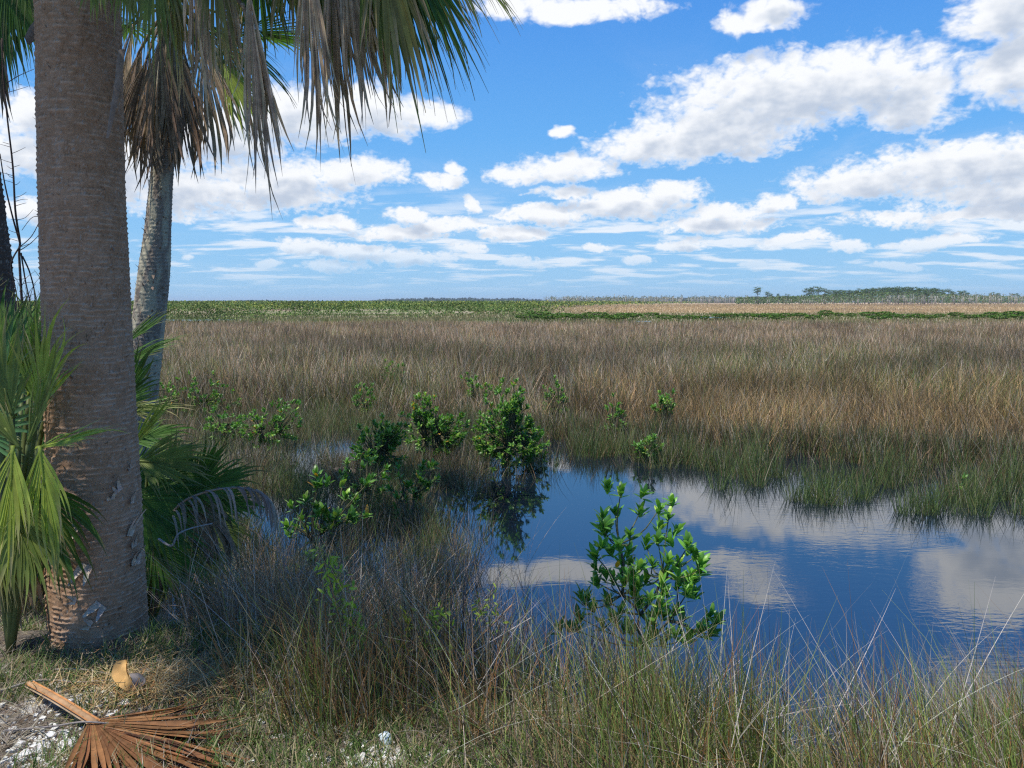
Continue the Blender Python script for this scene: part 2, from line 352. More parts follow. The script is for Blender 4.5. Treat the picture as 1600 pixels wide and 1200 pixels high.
for (px, py, hw, hd) in ((1118, 496, 1.6, 3.0), (300, 500, 4.5, 2.5), (1005, 502, 0.8, 1.0)):     # far channels glinting through the marsh
    p = onz(px, py, -0.12); a_ = np.linspace(0, 2 * np.pi, 24, endpoint=False)
    V = np.stack([p[0] + hw * np.cos(a_) * (1 + .2 * np.sin(3 * a_)), p[1] + hd * np.sin(a_), np.full(24, -0.12)], -1)
    V = np.concatenate([V, [[p[0], p[1], -0.12]]]); F = np.stack([np.arange(24), (np.arange(24) + 1) % 24, np.full(24, 24)], -1)
    tag(build('water_channel', [(V, F, A([0, 0, 0]))], mw), kind='structure')

# ------------------------------------------------------------------ marsh grass (stuff)
def jit(rng, C, n, s=0.16, hue=0.06):
    C = np.broadcast_to(np.asarray(C, float), (n, 3)); return C * (1 + rng.uniform(-s, s, (n, 1))) * (1 + rng.uniform(-hue, hue, (n, 3)))
def palette(rng, n, cols, wts):
    idx = rng.choice(len(cols), n, p=A(wts) / sum(wts)); return jit(rng, A(cols)[idx], n)
G_BROWN, G_PINK, G_GOLD, G_GREY, G_GREEN, G_OLIVE, G_DARK = (0.25, 0.165, 0.09), (0.42, 0.315, 0.215), (0.40, 0.28, 0.135), (0.42, 0.37, 0.29), (0.13, 0.19, 0.06), (0.25, 0.25, 0.09), (0.10, 0.08, 0.05)
def marsh():
    rng = rs(11); geos = []
    for (d0, d1, dens, wmul, k) in ((9.2, 14, 640, 1.0, 4), (14, 20, 380, 1.0, 4), (20, 30, 190, 1.0, 3), (30, 44, 100, 1.0, 3), (44, 66, 52, 1.0, 3)):
        uu = 1.15 if d0 < 15 else 0.9; area = uu * (d1 ** 2 - d0 ** 2); n = int(area * dens)
        D = np.sqrt(rng.uniform(d0 ** 2, d1 ** 2, n)); u = rng.uniform(-uu, uu, n); x = u * D
        clump = fbm(x * 1.6, D * 1.6, seed=41); big = fbm(x / 5, D / 5, seed=43, o=3); fine = vn(x * 5, D * 5, seed=44)
        keep = rng.uniform(0, 1, n) < sstep(D, solid_edge(u) - 0.9, solid_edge(u) + 0.8) * (0.16 + 0.84 * sstep(clump * .6 + 0.45 * fine, 0.40, 0.62)) * (1 - .5 * sstep(big, .60, .68))
        for c_, rx, ry in POOLS: keep &= (((x - c_[0]) / (rx * 1.25)) ** 2 + ((D - c_[1]) / ry) ** 2 > rng.uniform(0.7, 1.3, n))
        far_edge = 60 + 5 * (fbm(x / 9, x * 0, seed=49) - 0.5); keep &= D < far_edge
        x, D, u, clump, big, fine = (a[keep] for a in (x, D, u, clump, big, fine)); n = len(x)
        h = (0.36 + 0.26 * sstep(D, 10, 18) + 0.18 * big + 0.22 * (clump - 0.5)) * rng.uniform(0.65, 1.15, n) * (0.9 + 0.25 * fine)
        h = np.where(rng.uniform(0, 1, n) < 0.04, h * 1.18, h)
        wd = np.maximum(0.006, 0.00066 * D) * rng.uniform(0.7, 1.4, n)
        # colours: golden near the pond on the right, grey-green in the middle, pinkish brown far away
        wp = sstep(D, 17, 34) * (1 - 0.5 * sstep(big, .5, .62)); wg = (1 - sstep(D, 13, 19)) * sstep(u, 0.0, 0.25) * 1.0; wgr = 0.35 + 1.2 * sstep(fbm(x / 3.2, D / 4.5, seed=47), 0.47, 0.6) * (1 - 0.75 * sstep(D, 30, 50))
        W_ = np.stack([0.55 * np.ones(n), 0.25 + 2.2 * wp, 0.12 + 2.0 * wg, 0.45 + 0.6 * wp, 0.28 * wgr, 0.5 * wgr, 0.35 * (1 - sstep(D, 10, 22))], 1)
        W_ = np.cumsum(W_ / W_.sum(1, keepdims=True), 1); idx = (rng.uniform(0, 1, (n, 1)) > W_).sum(1).clip(0, 6)
        C = jit(rng, A([G_BROWN, G_PINK, G_GOLD, G_GREY, G_GREEN, G_OLIVE, G_DARK])[idx] * A([.93, .88, .86]), n, 0.45)
        C *= (0.78 + .55 * sstep(fbm(x / 2.2, D / 3.2, seed=141), .38, .62))[:, None]; C[rng.uniform(0, 1, n) < .10] *= 1.5
        az_ = fbm(x / 2, D / 2, seed=48) * 9 + rng.normal(0, 1.8, n)
        geos.append(blades(rng, x, D, ground_z(x, D) - 0.02, h, wd, rng.uniform(0.0, 0.6, n), rng.uniform(-0.1, 1.0, n), C, az_, k))
    return geos
tag(build('marsh_grass', marsh(), M_grass), 'broad field of brown and grey-green marsh grass beyond the pond', 'marsh grass', kind='stuff')

def low_field():                     # pale low grass flats beyond the tall grass
    rng = rs(12); n = 105000
    D = 58 * (650 / 58.) ** rng.uniform(0, 1, n) ** 1.15; u = rng.uniform(-0.85, 0.87, n); x = u * D
    keep = (D < 130) | (u > -0.05); x, D, u = x[keep], D[keep], u[keep]; n = len(x)
    h = rng.uniform(0.22, 0.42, n) * (1 + 0.5 * sstep(D, 200, 500)); wd = 0.0011 * D * rng.uniform(.6, 1.4, n)
    t_ = sstep(D, 110, 160) * sstep(u, -0.02, 0.14); C = jit(rng, mixc(A([0.30, 0.25, 0.13])[None], A([0.52, 0.38, 0.22])[None], t_), n, 0.2)
    g2 = (D < 130) & (fbm(x / 12, D / 10, seed=51) > 0.52); C[g2] = jit(rng, (0.15, 0.19, 0.06), g2.sum())
    return [blades(rng, x, D, ground_z(x, D) - 0.02, h, wd, rng.uniform(0, .3, n), rng.uniform(0, .6, n), C, None, 3)]
tag(build('salt_flat_grass', low_field(), M_grass), 'low pale tan grass flats between the marsh and the far woods', 'grass', kind='stuff')

# sedge tufts standing in the water
def tufts(rng, cx, cy, hgt, rad, nb, cols, wts, spread=0.5, wd=0.0045, green=None):
    xs_, ys_, hs_, C = [], [], [], []
    for i in range(len(cx)):
        m = int(nb[i]); a = rng.uniform(0, 2 * np.pi, m); r = rad[i] * np.sqrt(rng.uniform(0, 1, m))
        xs_.append(cx[i] + r * np.cos(a)); ys_.append(cy[i] + r * np.sin(a)); hs_.append(hgt[i] * rng.uniform(0.45, 1.1, m))
        w_ = A(wts, float).copy()
        if green is not None: w_[:len(w_) // 2] *= (1 - green[i]) * 1.4 + 0.1; w_[len(w_) // 2:] *= green[i] * 1.4 + 0.1
        C.append(palette(rng, m, cols, w_))
    x, y, h, C = map(np.concatenate, (xs_, ys_, hs_, C)); n = len(x)
    return blades(rng, x, y, ground_z(x, y) - 0.02, h + (WATER - ground_z(x, y)).clip(0, .4), rng.uniform(.7, 1.4, n) * wd, rng.uniform(0, 0.18, n) + 0.25 * spread * rng.uniform(0, 1, n) ** 2, rng.uniform(0.05, 1.0, n) * spread, C, None, 5)
def sedge():
    rng = rs(21); geos = []; cols = [G_BROWN, G_DARK, G_GREY, (.09, .14, .04), (0.15, 0.22, 0.075), (.19, .20, .07)]; wts = [1.0, 1.1, .5, 1, .8, .6]
    # right-hand fringe of the pond
    m = 2450; u = rng.uniform(-0.09, 1.12, m); off = rng.uniform(-.3, 1, m) ** 1 * np.interp(u, [-.1, .1, .3, .5, .7], [1.5, 1.4, 2.7, 2.9, 2.4]); off = np.where(off < 0, 0, off); Y = solid_edge(u) + 0.3 - off
    keep = (vn(u * 34, Y * 2.2, seed=6) > 0.44 + .12 * sstep(off, .5, 2) - .25 * sstep(u, .42, .6)) | (off < 0.25); u, Y, off = u[keep], Y[keep], off[keep]; m = len(u)
    geos.append(tufts(rng, u * Y, Y, 0.44 - 0.07 * off + rng.uniform(-.12, .12, m), rng.uniform(.02, .10, m), rng.uniform(10, 34, m), cols, wts, 0.7, 0.0075, np.clip(0.3 + 0.3 * off + rng.uniform(-.3, .3, m), 0, 1)))
    # left-hand mixed marsh with water glimpses
    m = 7000; Y = np.sqrt(rng.uniform(4.9 ** 2, 14.5 ** 2, m)); u = rng.uniform(-0.82, -0.035, m)
    lim = np.interp(Y, [5, 6, 7.5, 9, 10.5], [-0.10, -0.055, -0.045, -0.03, 0.05]); keep = u < lim + 0.02 * rng.normal(size=m)
    gap = np.zeros(m)
    for (px, py, a_, b_) in ((470, 705, 90, 22), (350, 695, 60, 20), (540, 690, 50, 18), (560, 645, 35, 6), (650, 670, 25, 10), (700, 790, 35, 30), (450, 860, 50, 20), (600, 905, 70, 22), (520, 790, 35, 25), (620, 850, 30, 20)):
        pp = onz(px, py, WATER); yy0 = onz(px, py + b_, WATER)[1]; ry = max(abs(pp[1] - yy0), .1); gap += np.exp(-((u - pp[0] / pp[1]) / (a_ / FPX)) ** 2 - ((Y - pp[1]) / ry) ** 2)
    keep &= (rng.uniform(0, 1, m) > gap * 1.25) & (fbm(u * 22, Y * 1.3, seed=67) > .40); u, Y = u[keep], Y[keep]; m = len(u)
    geos.append(tufts(rng, u * Y, Y, rng.uniform(.16, .42, m), rng.uniform(.05, .18, m), rng.uniform(12, 40, m), cols, wts, 1.1, 0.0062, np.clip(fbm(u * 14, Y * .7, seed=66) * 2.4 - .75, 0, 1)))
    # single dark stems all over the shallows
    n = 23000; Y = rng.uniform(5.2, 14.8, n); u = rng.uniform(-.8, 1.1, n); x = u * Y; edge = np.where(u < -.04, 9.0 - 3.6 * sstep(-u, .03, .08), solid_edge(u) - 1.6); k_ = (Y > edge + rng.normal(0, .5, n)) & (Y < solid_edge(u) + .8) & (vn(x * 3.2, Y * 3.2, seed=69) > .36)
    x, Y = x[k_], Y[k_]; n = len(x); C = palette(rng, n, [(.11, .085, .05), (.07, .06, .04), (.14, .17, .06), (.3, .25, .18)], [1, .8, .7, .4]); zz_ = ground_z(x, Y)
    geos.append(blades(rng, x, Y, zz_ - .02, rng.uniform(.10, .36, n) + (WATER - zz_).clip(0, .4), rng.uniform(.005, .010, n), rng.uniform(0, .35, n), rng.uniform(-.1, .7, n), C, None, 4))
    return geos
tag(build('pond_sedge', sedge(), M_grass), 'green and brown sedge tufts standing in the water round the pond', 'sedge', kind='stuff')

# ------------------------------------------------------------------ foreground rushes on the bank (stuff)
def rushes():
    rng = rs(31); geos = []
    n = 54000; u = rng.uniform(-0.42, 1.28, n); Y = rng.uniform(1.7, 5.0, n); x = u * Y
    s = shore(x); e = Y - s                                 # distance past the shoreline (negative on the bank)
    lo = np.interp(x, [-2.2, -1.5, -1.1, -0.7, -0.4, 0.0, 0.5, 1.2], [-0.25, -0.9, -1.7, -1.8, -1.5, -1.6, -1.9, -2.2])
    lim = lo + 0.25 * (fbm(x * 3, Y * 3, seed=71) - .5)
    keep = (e > lim) & (e < 0.35 + 0.5 * (fbm(x * 2, Y * 2, seed=77) - 0.5)) & (rng.uniform(0, 1, n) < 0.12 + 0.88 * sstep(fbm(x * 5, Y * 5, seed=72), 0.44, 0.58))
    keep &= np.hypot(x + .43, Y - 2.55) > .16
    x, Y, e, u = x[keep], Y[keep], e[keep], u[keep]; n = len(x)
    h = rng.uniform(0.28, 0.72, n) * np.interp(u, [-.4, -.25, -.1, .1, .3, .7], [.72, .78, .95, .95, .84, .95]) * (0.75 + 0.5 * fbm(x * 2.5, Y * 2.5, seed=73))
    h = np.where(rng.uniform(0, 1, n) < .07, h * 1.28, h)
    gr = sstep(fbm(x * 2.2, Y * 2.2, seed=74), 0.45, 0.6); lw = sstep(h, 0.5, 0.25)
    br_ = 1 - sstep(u, -.1, .15); W_ = np.stack([0.95 * (1 - gr) + .3 + .5 * br_, 0.30 + .35 * br_, 0.55 + .2 * br_, 0.35 * np.ones(n), (.3 + 1.0 * gr) * (1 - .55 * br_), (.35 + 1.1 * gr + 1.0 * lw) * (1 - .5 * br_), .7 + .3 * br_], 1)
    W_ = np.cumsum(W_ / W_.sum(1, keepdims=True), 1); idx = (rng.uniform(0, 1, (n, 1)) > W_).sum(1).clip(0, 6)
    C = jit(rng, A([(.25, .155, .08), (.33, .15, .055), (.46, .39, .30), (.42, .29, .13), (0.13, 0.20, 0.045), (0.26, 0.32, 0.08), (.07, .05, .035)])[idx], n, .25)
    az_ = fbm(x * 1.5, Y * 1.5, seed=75) * 8 + rng.normal(0, 1.3, n)
    geos.append(blades(rng, x, Y, ground_z(x, Y) - 0.01, h, rng.uniform(.0018, .0044, n), rng.uniform(0, .42, n) + .5 * (rng.uniform(0, 1, n) < .2), rng.uniform(-.2, 1.0, n), C, az_, 6))
    # bent and broken stalks lying across the others
    n = 900; Y = rng.uniform(2.2, 4.6, n); u = rng.uniform(-.36, .7, n); x = u * Y; keep = (Y - shore(x) < 0.3) & (Y - shore(x) > -1.4); x, Y = x[keep], Y[keep]; n = len(x)
    C = jit(rng, (.5, .46, .40), n, .25); geos.append(blades(rng, x, Y, ground_z(x, Y) + rng.uniform(0, .2, n), rng.uniform(.35, .85, n), rng.uniform(.002, .0036, n), rng.uniform(.5, 1.3, n), rng.uniform(-.2, .6, n), C, None, 7))
    return geos
tag(build('bank_rushes', rushes(), M_grass), 'tangle of grey, brown and green rushes along the near bank', 'rushes', kind='stuff')

def thicket_twigs():                 # grey dry brushy tangle at left centre
    rng = rs(32); n = 4600; Y = rng.uniform(3.4, 5.4, n); px = rng.normal(510, 140, n).clip(270, 820); x = (px - 800) / FPX * Y * 0.995
    C = palette(rng, n, [(.40, .31, .23), (.22, .14, .085), (.50, .43, .34)], [1, 1.4, .5])
    return [blades(rng, x, Y, ground_z(x, Y).clip(-.5, 1) + rng.uniform(-.02, .22, n), rng.uniform(.2, .6, n), rng.uniform(.002, .004, n), rng.uniform(.1, 1.3, n), rng.uniform(-.3, 1.2, n), C, None, 6)]
tag(build('dry_brush', thicket_twigs(), M_grass), 'grey tangle of dry twigs at the foot of the bank', 'dry brush', kind='stuff')

def turf():                          # short green grass and straw litter on the bank
    rng = rs(33); geos = []
    n = 46000; Y = rng.uniform(1.9, 4.4, n); u = rng.uniform(-.72, .45, n); x = u * Y; f_ = fbm(x * 3.2, Y * 3.2, seed=81)
    e = Y - shore(x); keep = (e < 0.0) & (rng.uniform(0, 1, n) < sstep(f_ + 0.34 * sstep(u, -.45, -.25), .42, .60)); x, Y = x[keep], Y[keep]; n = len(x)
    C = palette(rng, n, [(.09, .16, .035), (.15, .21, .06), (.38, .31, .17)], [1.1, .9, 1.0])
    geos.append(blades(rng, x, Y, ground_z(x, Y) - .005, rng.uniform(.03, .13, n), rng.uniform(.003, .0065, n), rng.uniform(.1, .9, n), rng.uniform(.2, 1.3, n), C, None, 4))
    return geos
tag(build('bank_grass', turf(), M_grass), 'short green grass patches on the sandy bank', 'grass', kind='stuff')
def litter():
    rng = rs(34); n = 26000; Y = rng.uniform(1.9, 4.5, n); u = rng.uniform(-.72, .1, n); x = u * Y; e = Y - shore(x); f_ = fbm(x * 2.4, Y * 2.4, seed=83)
    keep = (e < .1) & (rng.uniform(0, 1, n) < .25 + .75 * sstep(f_, .42, .6)); x, Y = x[keep], Y[keep]
    c0 = onz(270, 1075, 0); m = 1700; x = np.concatenate([x, rng.normal(c0[0], .20, m)]); Y = np.concatenate([Y, rng.normal(c0[1], .10, m)]); n = len(x)
    straw_ = np.arange(n) >= n - m
    C = palette(rng, n, [(.30, .24, .16), (.22, .19, .16), (.16, .10, .06), (.40, .36, .28)], [1, 1.1, .8, .5]); C[straw_] = palette(rng, m, [(.55, .40, .18), (.42, .22, .08), (.6, .48, .28)], [1, .7, .7])
    return [blades(rng, x, Y, ground_z(x, Y) + rng.uniform(.0, .018, n) + straw_ * rng.uniform(0, .05, n), rng.uniform(.04, .19, n), rng.uniform(.002, .0048, n), rng.uniform(1.15, 1.65, n), rng.uniform(-.25, .4, n), C, None, 4)]
tag(build('straw_litter', litter(), M_grass), 'dry straw and dead stem litter on the bank', 'litter', kind='stuff')

# ------------------------------------------------------------------ palm fronds
def frond(rng, o, axis, up, L, nseg=44, spread=100, droop=0.25, start=0.45, twist=0.3, wmax=0.034, C=(.08, .13, .03), tip=(.2, .17, .08), K=9, taper=.42, wigg=.05, costa=.28, hang=0.0, ragged=.12, segvar=.2, fold=.22):
    """one fan leaf: segments radiate from the end of the stalk at o and sag under their weight"""
    axis = nrm(np.asarray(axis, float)); up = np.asarray(up, float); up = nrm(up - axis * (up @ axis)); side = np.cross(axis, up)
    a = np.linspace(-R(spread), R(spread), nseg) + rng.normal(0, .012, nseg); q = np.minimum(np.abs(a) / R(spread), 1.0)
    D = np.cos(a)[:, None] * axis + np.sin(a)[:, None] * side + up * (0.10 * q ** 2)[:, None]
    D = nrm(D); dth = 2 * R(spread) / nseg
    Ls = L * (1 - .30 * q ** 1.5) * (1 + rng.uniform(-ragged, ragged, nseg)); st = np.asarray(o) + axis * (costa * L * (1 - q) ** 1.3)[:, None] + A([0, 0, -1]) * (costa * L * .25 * droop * (1 - q))[:, None]
    t_ = np.linspace(0, 1, K); P = np.zeros((nseg, K, 3)); P[:, 0] = st; d_ = D.copy(); Nn = np.repeat(up[None], nseg, 0); S = np.zeros_like(P); NV = np.zeros_like(P)
    g_ = A([0, 0, -1.]); tw = rng.normal(0, twist, nseg); dr = droop * rng.uniform(.7, 1.35, nseg); wig = rng.normal(0, wigg, (nseg, 3))
    for k in range(K):
        w_ = sstep(t_[k], start * .5, min(1, start + .5))
        s_ = nrm(np.cross(d_, Nn)); n_ = np.cross(s_, d_); ang = tw * w_; S[:, k] = s_ * np.cos(ang)[:, None] + n_ * np.sin(ang)[:, None]; NV[:, k] = nrm(np.cross(S[:, k], d_))
        if k < K - 1:
            P[:, k + 1] = P[:, k] + d_ * (Ls / (K - 1))[:, None]
            d_ = nrm(d_ + g_ * (dr * (w_ + hang) * 5 / (K - 1))[:, None] + wig * w_)
        Nn = n_
    r_ = t_[None] * Ls[:, None] + .012 + (costa * L * (1 - q))[:, None] * .5
    W = np.minimum(r_ * dth * 1.0 + .003, wmax) * np.clip(1.02 - sstep(t_, taper, 1.0) * .95, .05, 1)[None]
    base = jit(rng, C, nseg, segvar, .05); tipc = jit(rng, tip, nseg, .25); tm_ = sstep(t_[None] + rng.normal(0, .1, (nseg, 1)), .62, 1.0)
    CC = base[:, None] * (1 - tm_[..., None]) + tipc[:, None] * tm_[..., None]
    return [ribbons(P, W, S, CC, fold=fold, nv=NV)] + tube(np.asarray(o) + axis * np.linspace(-.01, costa * L + .02, 6)[:, None] + A([0, 0, -1]) * (costa * L * .25 * droop * np.linspace(0, 1, 6))[:, None], np.linspace(.009, .004, 6), C, 5)
def petiole(o, p, r0=.016, r1=.009, C=(.16, .19, .07), sag=.08, n=8):
    o = np.asarray(o, float); p = np.asarray(p, float); mid = (o + p) / 2 + A([0, 0, sag * np.linalg.norm(p - o)])
    return tube(spline([o, mid, p], n), np.linspace(r0, r1, n), C, 6)
GREEN, OLIVE, BLUEG, DEADG, DEADB, YEL, ORANGE = (.08, .17, .03), (.19, .24, .055), (.085, .19, .065), (.52, .375, .235), (.27, .19, .125), (.36, .44, .07), (.34, .15, .05)
FW = A([0, 1, 0.]); RT = A([1., 0, 0]); UPV = A([0, 0, 1.])
def add_frond(root, loc, rng, hp, dr, L, kind='green', crown=None, label=None, **k):
    o = hp; axis = nrm(dr[0] * RT + dr[1] * UPV + dr[2] * FW)
    up = k.pop('up', nrm(A([rng.uniform(-.3, .3), -.55, .8])))
    tone = {'green': (GREEN, (.16, .15, .06)), 'olive': (OLIVE, (.33, .27, .13)), 'blue': (BLUEG, (.15, .19, .08)), 'dead': (DEADG, (.40, .32, .23)), 'brown': (DEADB, (.17, .12, .08)), 'bright': (YEL, (.40, .36, .16)), 'mixed': ((.24, .22, .06), (.46, .34, .19))}[kind]
    dead = kind in ('dead', 'brown')
    if dead: k.setdefault('taper', .72); k.setdefault('segvar', .45); k.setdefault('wigg', .14)
    fo = build('frond', rel(frond(rng, o, axis, up, L, C=tone[0], tip=tone[1], **k), loc), M_dead if dead else M_frond, root)
    if label: fo['label'] = label
    if crown is not None:
        build('leaf_stalk', rel(petiole(crown, o, C=(.2, .15, .10) if dead else (.15, .18, .06)), loc), M_wood if dead else M_frond, fo)
    return fo

# ------------------------------------------------------------------ palm trunks
def trunk(rng, pts, rad, ring=.024, amp=.006, C=(.37, .225, .135), C2=(.64, .46, .33), res_z=.006, sides=220, lichen=0.0, crack=.0035, seed=0, rough=1.0):
    pts = np.asarray(pts, float); Lz = pts[-1][2] - pts[0][2]; n = int(Lz / res_z); cl = spline(pts, n); ra = np.interp(np.linspace(0, 1, n), np.linspace(0, 1, len(rad)), rad)
    th = np.linspace(0, 2 * np.pi, sides, endpoint=False); TH, ZZ = np.meshgrid(th, cl[:, 2]); cx, cy = np.cos(TH), np.sin(TH)
    ph = ZZ / ring + 1.3 * fbm(cx * 1.5 + 9, cy * 1.5, ZZ * 3, seed) + .25 * vn(cx * 6, cy * 6, ZZ * 30, seed + 3); saw = ph - np.floor(ph); edge = np.exp(-((1 - saw) / .22) ** 2) + np.exp(-(saw / .08) ** 2)
    brk = sstep(vn(cx * 7 + 3, cy * 7, ZZ / ring * .9, seed + 5), .3, .7)
    vc = np.abs(fbm(cx * 24, cy * 24, ZZ * 14, seed + 7, 3) - .5); crk = np.exp(-(vc / .022) ** 2) * sstep(vn(cx * 5, cy * 5, ZZ * 22, seed + 8), .4, .7)
    lump = fbm(cx * 3, cy * 3, ZZ * 6, seed + 11) - .5; fine = fbm(cx * 30, cy * 30, ZZ * 120, seed + 13, 3) - .5
    disp = amp * edge * brk - crack * crk + .009 * rough * lump + .005 * rough * fine
    Rr = ra[:, None] + disp
    V = np.stack([cl[:, 0][:, None] + Rr * cx, cl[:, 1][:, None] + Rr * cy, ZZ], -1)
    m = sstep(fbm(cx * 5, cy * 5, ZZ * 14, seed + 17), .38, .66)
    Cc = mixc(np.broadcast_to(A(C), V.shape).copy(), A(C2), np.clip(m * .2 + .6 * edge * brk, 0, 1)); Cc = mixc(Cc, A(C) * .45, np.clip(crk * .5, 0, 1))
    sp_ = sstep(fbm(cx * 34, cy * 34, ZZ * 60, seed + 19, 2), .70, .78); Cc = mixc(Cc, A([.42, .38, .33]), sp_ * .7)
    if lichen:
        lm = sstep(fbm(cx * 2.2, cy * 2.2, ZZ * 3, seed + 23), .45, .6) * lichen; Cc = mixc(Cc, A([.50, .46, .33]), lm * .8)
    ny_, nx_ = TH.shape; b = (np.arange(ny_ - 1) * nx_)[:, None]; j = np.arange(nx_)[None]; j2 = (j + 1) % nx_
    F = np.stack([b + j, b + j2, b + nx_ + j2, b + nx_ + j], -1).reshape(-1, 4)
    return (V.reshape(-1, 3), F, Cc.reshape(-1, 3)), cl, ra
def fibres(rng, cl, ra, n, L=.022):
    i = rng.randint(3, len(cl) - 3, n); th = rng.uniform(0, 2 * np.pi, n); rad = np.stack([np.cos(th), np.sin(th), 0 * th], -1)
    P0 = cl[i] + rad * (ra[i] - .003)[:, None]; up = rng.uniform(.3, 1.6, n)[:, None] * A([0, 0, 1.]) * rng.choice([1, 1, 1, -1], n)[:, None]
    d_ = nrm(rad * .55 + up); l_ = L * rng.uniform(.4, 1.5, n); P = np.stack([P0, P0 + d_ * (l_ * .5)[:, None], P0 + d_ * l_[:, None] + rad * .003], 1)
    W = (l_ * rng.uniform(.25, .6, n))[:, None] * A([1, .8, .12])[None]; side = np.stack([-np.sin(th), np.cos(th), rng.uniform(-.3, .3, n)], -1)
    return ribbons(P, W, side, jit(rng, (.30, .215, .155), n, .25))
def leaf_stub(rng, p, nvec, L, w_, rot, C=(.52, .44, .36)):
    L *= 1.35; w_ *= 1.35; p = p + nrm(A(nvec)) * .008
    """a split, curling leaf base left on the bark"""
    nvec = nrm(A(nvec)); s_ = nrm(np.cross(nvec, UPV)); u_ = A([0, 0, 1.]); d_ = nrm(u_ * math.cos(rot) + s_ * math.sin(rot)); sd = np.cross(d_, nvec); k = 8; t_ = np.linspace(0, 1, k)
    geos = []
    for sgn, ww, ll in ((1, .55, 1.0), (-1, .45, .8)):
        ctr = p + d_ * (t_ * L * ll)[:, None] + sd * (sgn * w_ * (.18 + .25 * t_))[:, None] + nvec * (.002 + .035 * (t_ ** 2) * L / .1)[:, None]
        W = w_ * ww * (1 - .75 * t_ ** 1.5) * (1 + rng.uniform(-.2, .2, k)); th_ = .004
        V1, F1, C1 = ribbons(ctr[None], W[None], np.repeat(sd[None, None], k, 1), jit(rng, C, k, .2)[None], fold=.25)
        V2, F2, C2 = ribbons((ctr - nvec * th_)[None], W[None] * .9, np.repeat(sd[None, None], k, 1), jit(rng, A(C) * .7, k, .2)[None], fold=.25)
        geos += [(V1, F1, C1), (V2, F2, C2)]
    return geos

# big cabbage palm in the left foreground
rng = rs(101); BY = 3.62
base = onz(153, 985, 0); pts = [A([base[0] + .005, BY, -.12])] + [at(px, py, BY) for px, py in ((151, 900), (145, 700), (137, 500), (129, 300), (123, 0), (118, -220))]
big = thing('cabbage_palm', (pts[0][0], BY, 0), 'thick grey-brown cabbage palm trunk nearest the camera with hanging shaggy fronds', 'palm tree')
L0 = (pts[0][0], BY, 0)
tg, cl, ra = trunk(rng, pts, [.220, .215, .197, .186, .178, .171, .17], seed=1)
build('trunk', rel([tg], L0), M_bark, big)
tag(build('bark_fibres', rel([fibres(rng, cl, ra, 750, .017)], L0), M_wood, big), kind='stuff')
for (px, py, L, w_, rot) in ((170, 775, .055, .035, .5), (163, 787, .03, .03, .1), (180, 850, .10, .028, -.35), (137, 880, .075, .05, 2.7), (208, 900, .07, .045, -.1), (157, 945, .06, .05, 2.3), (123, 820, .05, .03, 2.6), (218, 870, .05, .03, .2), (125, 935, .03, .03, 1.2), (217, 800, .05, .02, .1), (96, 865, .07, .03, .2), (145, 975, .035, .04, 1.0), (190, 745, .03, .02, .6)):
    i = np.argmin(np.abs([at(px, py, BY - .19)[2] - c_[2] for c_ in cl])); p = at(px, py, BY - .19); dx = (p[0] - cl[i][0]) / ra[i]; dx = max(-.97, min(.97, dx)); nv_ = A([dx, -math.sqrt(1 - dx * dx), 0]); p = cl[i] + nv_ * (ra[i] + .002)
    build('leaf_stub', rel(leaf_stub(rng, p, nv_, L, w_, rot), L0), M_wood, big, smooth=True)
CR = at(118, -215, BY)               # crown centre
rf = rs(102)
def bigf(hx, hy, Y, dr, L, kind, **k): add_frond(big, L0, rf, at(hx, hy, Y), dr, L, kind, CR + rf.uniform(-.08, .08, 3), **k)
# fronds whose tips hang into the picture
HG = dict(costa=.08, hang=.25)
def hg(hx, hy, Y, dr, L, kind, spread, nseg, **k):
    L *= .80; q_ = dict(droop=.3, twist=.7, wmax=.043 if kind in ('dead', 'mixed') else .032, ragged=.18, **HG); nseg = int(nseg * (.62 if kind in ('dead', 'mixed') else .9)); spread = spread * 1.15; q_.update(k); bigf(hx, hy, Y, dr, L, kind, spread=spread, nseg=nseg, **q_)
hg(388, -20, 3.05, (.06, -1, 0), .92, 'dead', 8, 40, twist=.9, wmax=.04, label='long grey dead frond hanging lowest in a narrow tail')
hg(380, 10, 3.08, (.26, -1, .05), .66, 'dead', 6, 20, twist=.9, wmax=.036)
hg(478, -90, 2.95, (.06, -1, .05), .84, 'dead', 12, 54, twist=.9)
hg(515, -100, 3.05, (.03, -1, .1), .93, 'dead', 8, 30, twist=.9)
hg(535, -95, 3.0, (.15, -1, .1), .78, 'dead', 13, 44, twist=.8)
hg(500, -130, 3.1, (.12, -1, .0), .72, 'mixed', 24, 54)
hg(570, -130, 3.0, (.28, -1, .1), .86, 'olive', 20, 32, twist=.4, droop=.25, wmax=.03)
hg(600, -130, 3.1, (.40, -1, .1), .86, 'green', 18, 30, twist=.4, droop=.2, wmax=.03)
hg(620, -110, 3.15, (.60, -.95, .1), .72, 'green', 22, 30, twist=.4, droop=.2, wmax=.028)
hg(640, -150, 2.9, (.65, -.8, .2), .62, 'olive', 22, 22, twist=.4, droop=.25)
hg(590, -120, 2.85, (.2, -1, .1), .68, 'mixed', 22, 30, twist=.5)
hg(460, -150, 3.15, (.10, -1, .1), .74, 'mixed', 24, 40)
hg(540, -160, 3.15, (.18, -1, .1), .86, 'mixed', 22, 40)
hg(575, -120, 3.2, (.16, -1, .1), .84, 'dead', 12, 34, twist=.8)
hg(510, -60, 3.2, (.10, -1, .0), .52, 'olive', 26, 30)
hg(640, -100, 3.3, (.55, -.9, .1), .62, 'mixed', 24, 30)
hg(690, -90, 3.3, (.75, -.55, .1), .5, 'olive', 22, 22, twist=.4)
hg(400, -90, 3.25, (.0, -1, .2), .50, 'green', 34, 30, twist=.4, droop=.3)
